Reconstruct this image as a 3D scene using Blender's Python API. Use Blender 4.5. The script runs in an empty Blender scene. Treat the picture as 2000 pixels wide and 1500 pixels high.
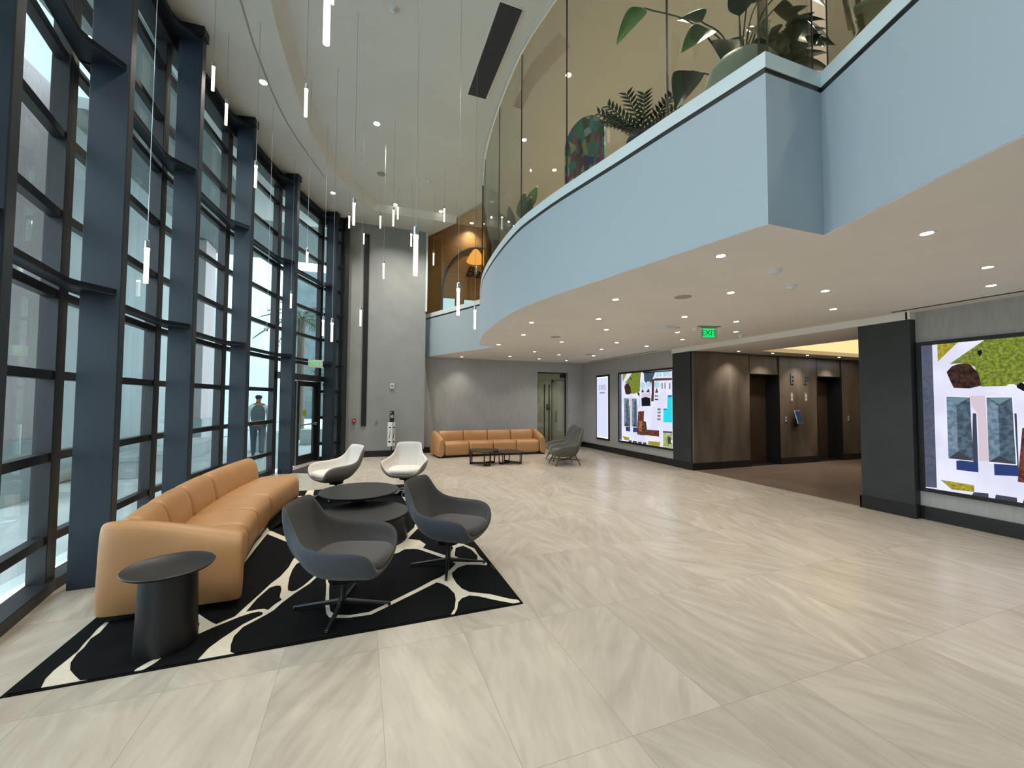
import bpy, bmesh, math, random
from mathutils import Vector, Matrix

S = 1.138          # plan units to metres
R_ = math.radians
random.seed(7)
scn = bpy.context.scene
COL = scn.collection

# ------------------------------------------------------------------ camera
cam_d = bpy.data.cameras.new('camera')
cam = bpy.data.objects.new('camera', cam_d)
COL.objects.link(cam)
cam_d.sensor_fit = 'HORIZONTAL'
cam_d.sensor_width = 36.0
cam_d.lens = 794.0 / 2000.0 * 36.0
cam_d.clip_start = 0.02
cam_d.clip_end = 300
_yaw, _pitch, _roll = R_(20.3), R_(2.2), R_(-0.357)
_F0 = Vector((math.sin(_yaw), math.cos(_yaw), 0)); _R0 = Vector((math.cos(_yaw), -math.sin(_yaw), 0)); _U0 = Vector((0, 0, 1))
_F = _F0 * math.cos(_pitch) + _U0 * math.sin(_pitch)
_U = _U0 * math.cos(_pitch) - _F0 * math.sin(_pitch)
_Rr = _R0 * math.cos(_roll) - _U * math.sin(_roll)
_Uu = _U * math.cos(_roll) + _R0 * math.sin(_roll)
cam.matrix_world = Matrix(((_Rr.x, _Uu.x, -_F.x, 0), (_Rr.y, _Uu.y, -_F.y, 0), (_Rr.z, _Uu.z, -_F.z, 1.52 * S), (0, 0, 0, 1)))
scn.camera = cam

# ------------------------------------------------------------------ world and exposure
scn.view_settings.view_transform = 'Standard'
scn.view_settings.look = 'None'
scn.view_settings.gamma = 1.0
scn.view_settings.use_curve_mapping = False
scn.view_settings.exposure = 0.0
world = bpy.data.worlds.new('overcast_sky')
scn.world = world
world.use_nodes = True
_bg = world.node_tree.nodes['Background']
_bg.inputs['Color'].default_value = (0.84, 0.93, 1.0, 1)
_bg.inputs['Strength'].default_value = 5.2
SPOT_LOW, SPOT_HIGH, SPOT_UP, SPOT_LOBBY = 60.0, 480.0, 800.0, 125.0     # watts of the ceiling lamps
WARM = (1.0, 0.90, 0.79)
scn.cycles.max_bounces = 8
scn.cycles.diffuse_bounces = 4
scn.cycles.glossy_bounces = 4
scn.cycles.transparent_max_bounces = 24
scn.cycles.caustics_reflective = False
scn.cycles.caustics_refractive = False
scn.cycles.sample_clamp_indirect = 4.0

# ------------------------------------------------------------------ materials
def lin(c):
    if isinstance(c, str):
        c = tuple(int(c[i:i + 2], 16) / 255 for i in (0, 2, 4))
    return tuple(((x / 12.92) if x <= 0.04045 else ((x + 0.055) / 1.055) ** 2.4) for x in c) + (1,)

def mat(name, col, rough=0.5, metal=0.0, col2=None, scale=4.0, stretch=(1, 1, 1), bump=0.0, bscale=None, detail=4.0, spec=0.5, lo=0.35, hi=0.65, sheen=0.0):
    m = bpy.data.materials.new(name); m.use_nodes = True
    nt = m.node_tree; b = nt.nodes['Principled BSDF']
    b.inputs['Base Color'].default_value = lin(col)
    b.inputs['Roughness'].default_value = rough
    b.inputs['Metallic'].default_value = metal
    b.inputs['Specular IOR Level'].default_value = spec
    if sheen:
        b.inputs['Sheen Weight'].default_value = sheen
    if col2 is not None or bump:
        tc = nt.nodes.new('ShaderNodeTexCoord'); mp = nt.nodes.new('ShaderNodeMapping')
        mp.inputs['Scale'].default_value = stretch
        nt.links.new(tc.outputs['Object'], mp.inputs['Vector'])
    if col2 is not None:
        n = nt.nodes.new('ShaderNodeTexNoise'); n.inputs['Scale'].default_value = scale; n.inputs['Detail'].default_value = detail
        nt.links.new(mp.outputs[0], n.inputs['Vector'])
        r = nt.nodes.new('ShaderNodeValToRGB')
        r.color_ramp.elements[0].position = lo; r.color_ramp.elements[1].position = hi
        r.color_ramp.elements[0].color = lin(col); r.color_ramp.elements[1].color = lin(col2)
        nt.links.new(n.outputs['Fac'], r.inputs['Fac']); nt.links.new(r.outputs['Color'], b.inputs['Base Color'])
    if bump:
        n2 = nt.nodes.new('ShaderNodeTexNoise'); n2.inputs['Scale'].default_value = bscale or 60; n2.inputs['Detail'].default_value = 3
        nt.links.new(mp.outputs[0], n2.inputs['Vector'])
        bp = nt.nodes.new('ShaderNodeBump'); bp.inputs['Strength'].default_value = bump; bp.inputs['Distance'].default_value = 0.01
        nt.links.new(n2.outputs['Fac'], bp.inputs['Height']); nt.links.new(bp.outputs[0], b.inputs['Normal'])
    return m

def emat(name, col, strength, col2=None, scale=20.0, stretch=(1, 1, 1)):
    m = bpy.data.materials.new(name); m.use_nodes = True
    nt = m.node_tree; nt.nodes.clear()
    o = nt.nodes.new('ShaderNodeOutputMaterial'); e = nt.nodes.new('ShaderNodeEmission')
    e.inputs['Color'].default_value = lin(col); e.inputs['Strength'].default_value = strength
    nt.links.new(e.outputs[0], o.inputs[0])
    if col2 is not None:
        tc = nt.nodes.new('ShaderNodeTexCoord'); n = nt.nodes.new('ShaderNodeTexNoise'); n.inputs['Scale'].default_value = scale; n.inputs['Detail'].default_value = 6
        r = nt.nodes.new('ShaderNodeValToRGB'); r.color_ramp.elements[0].position = .4; r.color_ramp.elements[1].position = .6
        r.color_ramp.elements[0].color = lin(col); r.color_ramp.elements[1].color = lin(col2)
        nt.links.new(tc.outputs['Object'], n.inputs['Vector']); nt.links.new(n.outputs['Fac'], r.inputs['Fac']); nt.links.new(r.outputs['Color'], e.inputs['Color'])
    return m

def glass(name, tint, refl=0.08, rough=0.0):
    """thin architectural glass: tinted see-through with fresnel reflections"""
    m = bpy.data.materials.new(name); m.use_nodes = True
    nt = m.node_tree; nt.nodes.clear()
    o = nt.nodes.new('ShaderNodeOutputMaterial'); t = nt.nodes.new('ShaderNodeBsdfTransparent'); g = nt.nodes.new('ShaderNodeBsdfGlossy')
    mx = nt.nodes.new('ShaderNodeMixShader'); fr = nt.nodes.new('ShaderNodeLayerWeight'); fr.inputs['Blend'].default_value = .5
    pw = nt.nodes.new('ShaderNodeMath'); pw.operation = 'POWER'; pw.inputs[1].default_value = 4.5
    ma = nt.nodes.new('ShaderNodeMath'); ma.operation = 'MULTIPLY_ADD'; ma.inputs[1].default_value = .9; ma.inputs[2].default_value = refl; ma.use_clamp = True
    t.inputs['Color'].default_value = lin(tint); g.inputs['Roughness'].default_value = rough; g.inputs['Color'].default_value = (.9, .95, .93, 1)
    nt.links.new(fr.outputs['Facing'], pw.inputs[0]); nt.links.new(pw.outputs[0], ma.inputs[0]); nt.links.new(ma.outputs[0], mx.inputs[0])
    nt.links.new(t.outputs[0], mx.inputs[1]); nt.links.new(g.outputs[0], mx.inputs[2]); nt.links.new(mx.outputs[0], o.inputs[0])
    return m

def tile_mat(name, ca, cb, cg, w, l, x0, y0, rough, wood=False):
    """large stone-look porcelain tiles, each with its own tone and vein direction"""
    m = bpy.data.materials.new(name); m.use_nodes = True
    nt = m.node_tree; N = nt.nodes; Lk = nt.links; b = N['Principled BSDF']
    tc = N.new('ShaderNodeTexCoord'); sep = N.new('ShaderNodeSeparateXYZ'); Lk.new(tc.outputs['Object'], sep.inputs[0])
    def M(op, a, bb=None, clamp=False):
        n = N.new('ShaderNodeMath'); n.operation = op; n.use_clamp = clamp
        for i, x in enumerate((a, bb)):
            if x is None: continue
            if isinstance(x, (int, float)): n.inputs[i].default_value = x
            else: Lk.new(x, n.inputs[i])
        return n.outputs[0]
    u = M('DIVIDE', M('SUBTRACT', sep.outputs[0], x0), w); v = M('DIVIDE', M('SUBTRACT', sep.outputs[1], y0), l)
    iu, iv = M('FLOOR', u), M('FLOOR', v); fu, fv = M('FRACT', u), M('FRACT', v)
    cb_ = N.new('ShaderNodeCombineXYZ'); Lk.new(iu, cb_.inputs[0]); Lk.new(iv, cb_.inputs[1])
    wn = N.new('ShaderNodeTexWhiteNoise'); Lk.new(cb_.outputs[0], wn.inputs['Vector'])
    wn2 = N.new('ShaderNodeTexWhiteNoise'); wn2.noise_dimensions = '4D'; wn2.inputs['W'].default_value = 3.1; Lk.new(cb_.outputs[0], wn2.inputs['Vector'])
    gu = M('MULTIPLY', M('MINIMUM', fu, M('SUBTRACT', 1, fu)), w); gv = M('MULTIPLY', M('MINIMUM', fv, M('SUBTRACT', 1, fv)), l)
    gm = M('LESS_THAN', M('MINIMUM', gu, gv), 0.0013)
    # vein coordinates, turned differently on each tile
    rot = N.new('ShaderNodeVectorRotate'); rot.rotation_type = 'Z_AXIS'
    ang = M('MULTIPLY', M('SUBTRACT', wn.outputs['Value'], 0.5), 0.25 if wood else 1.5)
    Lk.new(tc.outputs['Object'], rot.inputs['Vector']); Lk.new(ang, rot.inputs['Angle'])
    off = N.new('ShaderNodeVectorMath'); off.operation = 'MULTIPLY_ADD'; off.inputs[1].default_value = (7, 7, 7)
    Lk.new(wn2.outputs['Color'], off.inputs[0]); Lk.new(rot.outputs[0], off.inputs[2])
    mp = N.new('ShaderNodeMapping'); mp.inputs['Scale'].default_value = (0.6, 9, 1) if wood else (2.2, 0.42, 1)
    Lk.new(off.outputs[0], mp.inputs['Vector'])
    n1 = N.new('ShaderNodeTexNoise'); n1.inputs['Scale'].default_value = 1.6; n1.inputs['Detail'].default_value = 6; n1.inputs['Distortion'].default_value = 0.5 if wood else 1.5; n1.inputs['Roughness'].default_value = .55
    Lk.new(mp.outputs[0], n1.inputs['Vector'])
    n2 = N.new('ShaderNodeTexNoise'); n2.inputs['Scale'].default_value = 7; n2.inputs['Detail'].default_value = 6; n2.inputs['Distortion'].default_value = 0.5
    Lk.new(mp.outputs[0], n2.inputs['Vector'])
    f = M('ADD', M('MULTIPLY', n1.outputs['Fac'], 0.52), M('MULTIPLY', n2.outputs['Fac'], 0.36))
    f = M('ADD', f, M('MULTIPLY', wn2.outputs['Value'], 0.10))
    r = N.new('ShaderNodeValToRGB'); r.color_ramp.elements[0].position = .33; r.color_ramp.elements[1].position = .66
    r.color_ramp.elements[0].color = lin(ca); r.color_ramp.elements[1].color = lin(cb); Lk.new(f, r.inputs[0])
    mx = N.new('ShaderNodeMix'); mx.data_type = 'RGBA'; Lk.new(gm, mx.inputs['Factor']); Lk.new(r.outputs[0], mx.inputs['A']); mx.inputs['B'].default_value = lin(cg)
    Lk.new(mx.outputs['Result'], b.inputs['Base Color'])
    b.inputs['Roughness'].default_value = rough; b.inputs['Specular IOR Level'].default_value = 0.5
    n3 = N.new('ShaderNodeTexNoise'); n3.inputs['Scale'].default_value = 45; Lk.new(tc.outputs['Object'], n3.inputs['Vector'])
    bp = N.new('ShaderNodeBump'); bp.inputs['Strength'].default_value = .06; bp.inputs['Distance'].default_value = .004
    Lk.new(n3.outputs['Fac'], bp.inputs['Height']); Lk.new(bp.outputs[0], b.inputs['Normal'])
    return m

M_TILE = tile_mat('stone_tile', 'a29a8e', 'bdb6aa', '8f887e', .53 * S, 1.06 * S, .125 * S, .53 * S, .26)
M_TILE2 = tile_mat('brown_tile', '5a4e45', '7b6b60', '4a4039', .53 * S, 1.06 * S, .125 * S, .53 * S, .30, wood=True)
M_CEIL = mat('ceiling_paint', 'e0dcd6', .8, col2='e4e0da', scale=1.5)
M_CEILT = mat('atrium_ceiling_paint', 'd2d2cc', .8, col2='d6d6d0', scale=1.5)
M_GREY = mat('grey_fabric_wallcovering', '9e9e9c', .75, col2='a6a6a3', scale=30, stretch=(1, 1, .15), bump=.05, bscale=220)
M_GREYL = mat('light_grey_wallcovering', '858a8a', .7, col2='8d9291', scale=2, bump=.04, bscale=220)
M_FASCIA = mat('blue_grey_fascia', '99a6ae', .55)  # slightly blue, even base colour of the balcony fascia
M_CAP = mat('white_metal_cap', 'c4d0d2', .35)
M_BLACKTRIM = mat('black_trim', '121417', .4)
M_BASEB = mat('black_baseboard', '17181a', .35)
M_STEEL = mat('blue_grey_steel_paint', '1d2630', .45, col2='212b36', scale=1.2, spec=.35)
M_STEELD = mat('dark_bronze_aluminium', '26272a', .38, metal=.3)
M_GLASS = glass('clear_glass', 'f0f6f3', .03)
M_GLASSW = glass('window_glass', 'ecf3f4', .04)
M_GLASSB = glass('balcony_tinted_glass', 'd3d5cd', .045)
M_PLASTER = mat('dark_venetian_plaster', '453e38', .36, col2='70655a', scale=1.6, stretch=(1.6, 1.6, .45), detail=7, lo=.3, hi=.7)
M_PLASTERG = mat('charcoal_plaster', '24282a', .5, col2='2d3132', scale=2, detail=6)
M_ELEV = mat('dark_bronze_elevator_metal', '57483d', .25, metal=.5)
M_BLACK = mat('black_satin', '0a0b0c', .45)
M_LEATHER = mat('tan_leather', 'a97d50', .44, col2='b08457', scale=3, bump=.05, bscale=300)
M_LEATHERD = mat('dark_sofa_plinth', '15110e', .6)
M_DKFAB = mat('charcoal_wool_fabric', '3e3d3e', .9, col2='494849', scale=160, bump=.12, bscale=500, sheen=.15)
M_DKFAB2 = mat('charcoal_wool_daylight_tint', '353a42', .9, col2='3f454e', scale=160, bump=.12, bscale=500, sheen=.15)  # chair outsides: cool window daylight put into the wool colour as a blue tint
M_WHFAB = mat('off_white_fabric', 'd0cac4', .85, col2='d8d3cd', scale=200, bump=.06, bscale=500)
M_WHFAB2 = mat('warm_grey_fabric', '857e7a', .85, col2='8f8884', scale=200, bump=.06, bscale=500)
M_CHROME = mat('polished_metal', 'c9cccf', .16, metal=1)
M_DARKMETAL = mat('black_powder_coat', '111214', .35, metal=.2)
M_RUGB = mat('black_rug_pile', '06080b', .95, bump=.3, bscale=700, spec=.15)
M_RUGW = mat('cream_rug_pile', 'cfc9b8', .95, col2='d8d2c2', scale=60, bump=.3, bscale=700, spec=.15)
M_TABLETOP = mat('black_table_laminate', '131516', .42, col2='181a1b', scale=90)
M_ESPRESSO = mat('espresso_stained_wood', '1d1714', .4)
M_WALNUT = mat('walnut_wood', '4a2c1e', .4, col2='5a3827', scale=8, stretch=(6, 6, 1))
M_GREYFAB = mat('grey_tweed_fabric', '56544f', .9, col2='625f59', scale=180, bump=.1, bscale=500)
M_WOODWALL = mat('oak_veneer_panel', 'a57844', .5, col2='b98a54', scale=3, stretch=(.5, 1, 5), detail=6)
M_DARKWOOD = mat('dark_arch_trim', '2a2018', .45)
M_WHITE = mat('white_plastic', 'd5d6d4', .4)
M_RED = mat('red_plastic', '8e1018', .35)
M_SILVER = mat('brushed_aluminium', 'a9adb0', .3, metal=.9)
M_BEIGE = mat('beige_wallcovering', 'a39a80', .7, col2='a9a088', scale=20)
M_BEIGED = mat('taupe_door', '8b8370', .5)
M_LEAF = mat('glossy_green_leaf', '2e4a20', .32, col2='3d5c28', scale=8)
M_LEAFD = mat('dark_green_leaf', '1e2c18', .35, col2='283a20', scale=8)
M_LEAFY = mat('yellowing_leaf', '6d5a26', .4, col2='4c5a26', scale=10)
M_STEM = mat('plant_stem', '3a4426', .5)
M_POT = mat('pale_stone_pot', 'e2e8e4', .55)
M_POTD = mat('dark_planter', '2b2e30', .5)
M_SOIL = mat('soil', '2a2018', .95)
M_ROPE = mat('pale_rope_webbing', 'a3a898', .85, col2='b2b6a6', scale=60, bump=.2, bscale=200)
M_TEAK = mat('teak_wood', '7c6848', .5, col2='8a7552', scale=10, stretch=(8, 8, 1))
M_CONC = mat('pale_concrete', 'a9b3b3', .7, col2='b6bfbf', scale=1.5, bump=.05, bscale=60)
M_CONCW = mat('grey_stucco_facade', 'b3bfc0', .75, col2='bdc9ca', scale=.8)
M_GRAN = mat('pink_granite', 'bdb0b0', .6, col2='d2c6c5', scale=60, detail=8)
M_PAVE = mat('plaza_paving', 'b4bcbc', .7, col2='c0c8c7', scale=1.2)
M_SOFFIT = mat('canopy_soffit', '7d8583', .8)
M_SKIN = mat('skin', '9a6a4e', .5)
M_HAIR = mat('dark_hair', '1a1512', .6)
M_SHIRT = mat('white_shirt_cloth', 'd9e2e6', .8)
M_BACKP = mat('grey_backpack_cloth', '4f5a5c', .8, col2='5a6668', scale=40)
M_TROU = mat('grey_trouser_cloth', '47535a', .85)
M_SHOE = mat('black_shoe_leather', '141414', .5)
M_BARK = mat('palm_bark', '7d7568', .9, col2='5e574c', scale=14, stretch=(1, 1, 6))
M_GRILLE = mat('dark_vent_grille', '55575b', .5, metal=.2)
M_SPK = mat('speaker_grille', '9c9a94', .7)
E_DOWN = emat('downlight_lens', 'fff4e0', 26)
E_TUBE = emat('acrylic_tube_glow', 'fff0e2', 2.2)
E_TUBETOP = emat('led_tube_head', 'ffe6b0', 30)
E_COVE = emat('warm_cove_panel', 'ffdf9e', 1.15)
E_EXIT = emat('exit_sign_green', '1fe070', 1.1)
E_EXITL = emat('exit_sign_letters', '08994a', .5)
E_PORT = emat('portrait_display_glow', 'd3daf8', 1.1)
E_PORTE = emat('portrait_display_edge', 'f6f4ff', 1.25)
E_TEXT = emat('display_lettering', '8d90b4', .9)
E_LAMP = emat('woven_lamp_glow', 'ffae54', 2.4)
E_BULB = emat('lamp_bulb', 'ffe2a0', 9)
E_SCREENBLUE = emat('pale_backlit_panel', 'b8dcf0', 2.6)

# ------------------------------------------------------------------ mesh helpers
class MB:
    def __init__(s): s.v = []; s.f = []; s.mi = []
    def add(s, vs, fs, m=0):
        o = len(s.v); s.v += [tuple(p) for p in vs]; s.f += [tuple(i + o for i in f) for f in fs]; s.mi += [m] * len(fs); return s
    def box(s, x0, y0, z0, x1, y1, z1, m=0):
        x0, x1 = min(x0, x1), max(x0, x1); y0, y1 = min(y0, y1), max(y0, y1); z0, z1 = min(z0, z1), max(z0, z1)
        return s.add([(x0, y0, z0), (x1, y0, z0), (x1, y1, z0), (x0, y1, z0), (x0, y0, z1), (x1, y0, z1), (x1, y1, z1), (x0, y1, z1)],
                     [(0, 3, 2, 1), (4, 5, 6, 7), (0, 1, 5, 4), (1, 2, 6, 5), (2, 3, 7, 6), (3, 0, 4, 7)], m)
    def prism(s, poly, z0, z1, m=0):
        n = len(poly)
        ar = sum(poly[i][0] * poly[(i + 1) % n][1] - poly[(i + 1) % n][0] * poly[i][1] for i in range(n))
        if ar < 0: poly = poly[::-1]
        vs = [(x, y, z0) for x, y in poly] + [(x, y, z1) for x, y in poly]
        fs = [tuple(range(n))[::-1], tuple(range(n, 2 * n))] + [(i, (i + 1) % n, n + (i + 1) % n, n + i) for i in range(n)]
        return s.add(vs, fs, m)
    def obox(s, c, t, L, W, z0, z1, m=0):
        """box whose plan is a rectangle centred at c, length L along t, width W"""
        tx, ty = t; n = (-ty, tx)
        pts = [(c[0] + a * tx * L / 2 + b * n[0] * W / 2, c[1] + a * ty * L / 2 + b * n[1] * W / 2) for a, b in ((-1, -1), (1, -1), (1, 1), (-1, 1))]
        return s.prism(pts, z0, z1, m)
    def wallseg(s, pa, pb, th, z0, z1, m=0):
        """upright slab from pa to pb with thickness th to the right of the direction"""
        dx, dy = pb[0] - pa[0], pb[1] - pa[1]; l = math.hypot(dx, dy); n = (dy / l * th, -dx / l * th)
        return s.prism([pa, pb, (pb[0] + n[0], pb[1] + n[1]), (pa[0] + n[0], pa[1] + n[1])], z0, z1, m)
    def bar(s, a, b, w, h, m=0, up=(0, 0, 1), w2=None, h2=None):
        a, b = Vector(a), Vector(b); d = (b - a).normalized(); u = Vector(up)
        if abs(d.dot(u)) > .98: u = Vector((1, 0, 0))
        r = d.cross(u).normalized(); u = r.cross(d).normalized(); w2 = w if w2 is None else w2; h2 = h if h2 is None else h2
        vs = []
        for p, ww, hh in ((a, w, h), (b, w2, h2)):
            vs += [p - r * ww / 2 - u * hh / 2, p + r * ww / 2 - u * hh / 2, p + r * ww / 2 + u * hh / 2, p - r * ww / 2 + u * hh / 2]
        return s.add(vs, [(0, 1, 2, 3), (7, 6, 5, 4), (0, 4, 5, 1), (1, 5, 6, 2), (2, 6, 7, 3), (3, 7, 4, 0)], m)
    def loft(s, rings, m=0, close=True, cap0=True, cap1=True):
        n = len(rings[0]); vs = [p for r in rings for p in r]; fs = []
        for i in range(len(rings) - 1):
            for j in range(n if close else n - 1):
                a, b = i * n + j, i * n + (j + 1) % n
                fs.append((a, b, b + n, a + n))
        if close and cap0: fs.append(tuple(range(n))[::-1])
        if close and cap1: fs.append(tuple(range((len(rings) - 1) * n, len(rings) * n)))
        return s.add(vs, fs, m)
    def tube(s, path, r, seg=8, m=0):
        path = [Vector(p) for p in path]; rr = r if isinstance(r, (list, tuple)) else [r] * len(path)
        rings = []; prev = None
        for i, p in enumerate(path):
            d = (path[min(i + 1, len(path) - 1)] - path[max(i - 1, 0)]).normalized()
            ref = prev if prev is not None else (Vector((0, 0, 1)) if abs(d.z) < .95 else Vector((1, 0, 0)))
            x = (ref - d * ref.dot(d)).normalized(); prev = x; y = d.cross(x)
            rings.append([tuple(p + (x * math.cos(t) + y * math.sin(t)) * rr[i]) for t in [2 * math.pi * k / seg for k in range(seg)]])
        return s.loft(rings, m)
    def lathe(s, prof, seg=32, c=(0, 0, 0), m=0):
        rings = [[(c[0] + r * math.cos(t), c[1] + r * math.sin(t), c[2] + z) for t in [2 * math.pi * k / seg for k in range(seg)]] for r, z in prof]
        return s.loft(rings, m)
    def disc(s, c, r, th, seg=20, m=0):
        return s.lathe([(r, 0), (r, th)], seg, c, m)
    def build(s, name, mats, parent=None, smooth=False, bevel=0.0, sub=0, solid=0.0, solid_off=-1, tag=None, angle=38, seg=2):
        me = bpy.data.meshes.new(name)
        me.from_pydata([(x * S, y * S, z * S) for x, y, z in s.v], [], s.f)
        mats = mats if isinstance(mats, (list, tuple)) else [mats]
        for mm in mats: me.materials.append(mm)
        for p, i in zip(me.polygons, s.mi): p.material_index = i
        bm = bmesh.new(); bm.from_mesh(me)
        bmesh.ops.recalc_face_normals(bm, faces=bm.faces)
        if smooth:
            for f in bm.faces: f.smooth = True
            for e in bm.edges:
                if len(e.link_faces) == 2 and e.calc_face_angle(0) > R_(angle): e.smooth = False
        bm.to_mesh(me); bm.free(); me.update()
        o = bpy.data.objects.new(name, me); COL.objects.link(o)
        if parent: o.parent = parent
        if bevel:
            b = o.modifiers.new('bevel', 'BEVEL'); b.width = bevel * S; b.segments = seg; b.limit_method = 'ANGLE'; b.angle_limit = R_(40)
        if solid:
            q = o.modifiers.new('solid', 'SOLIDIFY'); q.thickness = solid * S; q.offset = solid_off
        if sub:
            q = o.modifiers.new('sub', 'SUBSURF'); q.levels = sub; q.render_levels = sub
        if tag: tagit(o, *tag)
        return o

def tagit(o, label, cat, group=None):
    o['label'] = label; o['category'] = cat
    if group: o['group'] = group
    return o
def thing(name, label, cat, loc=(0, 0, 0), rotz=0.0, group=None):
    o = bpy.data.objects.new(name, None); COL.objects.link(o); o.empty_display_size = .1
    o.location = (loc[0] * S, loc[1] * S, loc[2] * S); o.rotation_euler = (0, 0, rotz)
    return tagit(o, label, cat, group)
def sroot(name):
    o = bpy.data.objects.new(name, None); COL.objects.link(o); o['kind'] = 'structure'; return o
def struct(name, mb, m, parent=None, **k):
    o = mb.build(name, m, parent, **k)
    if parent is None: o['kind'] = 'structure'
    return o
def text(name, body, size, m, parent, mw, extrude=.001, align='CENTER', shear=0, space=1.0):
    cu = bpy.data.curves.new(name, 'FONT'); cu.body = body; cu.size = size * S; cu.extrude = extrude * S; cu.align_x = align; cu.align_y = 'CENTER'; cu.shear = shear; cu.space_character = space
    cu.materials.append(m); c = bpy.data.objects.new(name, cu); COL.objects.link(c)
    me = bpy.data.meshes.new_from_object(c.evaluated_get(bpy.context.evaluated_depsgraph_get()))
    bpy.data.objects.remove(c); me.name = name
    if not me.materials: me.materials.append(m)
    o = bpy.data.objects.new(name, me); COL.objects.link(o)
    o.parent = parent; t = mw.translation * S; mw = mw.copy(); mw.translation = t; o.matrix_local = mw; return o
def basis(px, xdir, ydir):
    x = Vector(xdir).normalized(); y = Vector(ydir).normalized(); z = x.cross(y)
    return Matrix(((x.x, y.x, z.x, px[0]), (x.y, y.y, z.y, px[1]), (x.z, y.z, z.z, px[2]), (0, 0, 0, 1)))
def cat_rom(pts, n=6, closed=False):
    P = [Vector(p) for p in pts]; out = []; N = len(P)
    rng = range(N if closed else N - 1)
    for i in rng:
        p0 = P[(i - 1) % N] if closed or i > 0 else P[0] * 2 - P[1]; p1 = P[i]; p2 = P[(i + 1) % N]
        p3 = P[(i + 2) % N] if closed or i + 2 < N else P[-1] * 2 - P[-2]
        for k in range(n):
            t = k / n
            out.append(0.5 * ((2 * p1) + (p2 - p0) * t + (2 * p0 - 5 * p1 + 4 * p2 - p3) * t * t + (3 * p1 - p0 - 3 * p2 + p3) * t ** 3))
    if not closed: out.append(P[-1])
    return [tuple(p) for p in out]
def spot(parent, loc, watts, angle=110, blend=.9, size=.04, col=WARM):
    l = bpy.data.lights.new('lamp_beam', 'SPOT'); l.energy = watts; l.spot_size = R_(angle); l.spot_blend = blend; l.shadow_soft_size = size * S; l.color = col
    o = bpy.data.objects.new('lamp_beam', l); COL.objects.link(o); o.parent = parent; o.location = tuple(c * S for c in loc); return o
def copy_tree(o, parent=None):
    c = o.copy(); COL.objects.link(c)
    if parent: c.parent = parent
    for ch in list(o.children): copy_tree(ch, c)
    return c
M_LEGMETAL = mat('dark_satin_metal', '4a4d50', .3, metal=.9)
M_STREET = mat('street_concrete', '4d5b5e', .8, col2='5b696b', scale=1)

# ------------------------------------------------------------------ measured layout (plan units)
PENDANTS = [(-1.56, 3.85, 2.39), (-1.61, 5.26, 4.92), (-1.67, 5.95, 4.96), (-0.56, 4.3, 4.25), (-0.19, 2.07, 3.21), (-0.4, 4.97, 6.07), (-1.26, 5.64, 4.08), (-0.13, 5.24, 3.63), (-0.33, 9.62, 5.31), (0.32, 9.37, 5.31), (0.45, 7.07, 4.45), (0.68, 9.22, 5.51), (1.54, 8.28, 5.2), (0.32, 2.73, 2.34), (0.94, 8.85, 4.8), (-0.02, 11.05, 5.51), (0.33, 7.59, 3.68), (1.5, 9.33, 4.61), (0.9, 4.02, 2.37), (1.48, 5.53, 2.51), (-0.79, 6.6, 3.4), (-1.3, 8.7, 3.24), (-0.64, 7.62, 2.59), (-0.41, 6.25, 2.32), (-0.04, 7.38, 2.76), (-1.4, 7.22, 2.28)]
LOW_LIGHTS = [(3.75, 1.65), (2.77, 2.52), (5.19, 1.88), (6.04, 2.17), (4.7, 2.92), (5.73, 3.47), (3.82, 3.35), (2.82, 4.08), (3.27, 5.16), (3.89, 5.9), (4.96, 7.14), (2.46, 5.79), (4.32, 4.57), (5.29, 4.55), (6.07, 5.23), (5.18, 5.65), (5.88, 6.28), (2.79, 6.95), (5.89, 7.36), (5.28, 8.21), (5.88, 9.54), (3.87, 7.51), (2.79, 8.4), (4.04, 9.31), (4.91, 9.68), (4.87, 10.89), (5.82, 10.98), (3.85, 10.57), (2.64, 11.25)]
LOBBY_LIGHTS = [(7.87, 6.72), (8.91, 6.7), (10.05, 6.68), (11.22, 6.69)]
HIGH_LIGHTS = [(0.16, 7.29, 6.3), (0.7, 10.23, 6.3), (1.81, 10.19, 6.3), (-1.44, 6.71, 6.15), (-0.69, 9.85, 6.15)]
UP_LIGHTS = [(3.01, 5.62), (2.96, 7.38), (4.0, 8.13), (2.95, 11.5)]
DISCS_LOW = [(3.47, 3.69), (3.45, 6.95), (5.57, 9.27), (3.45, 3.24), (3.53, 2.62), (4.16, 2.92), (5.2, 5.26), (6.43, 5.44), (4.7, 5.36)]
DISCS_HIGH = [(0.31, 8.92), (1.3, 8.85), (0.28, 5.01)]
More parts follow.
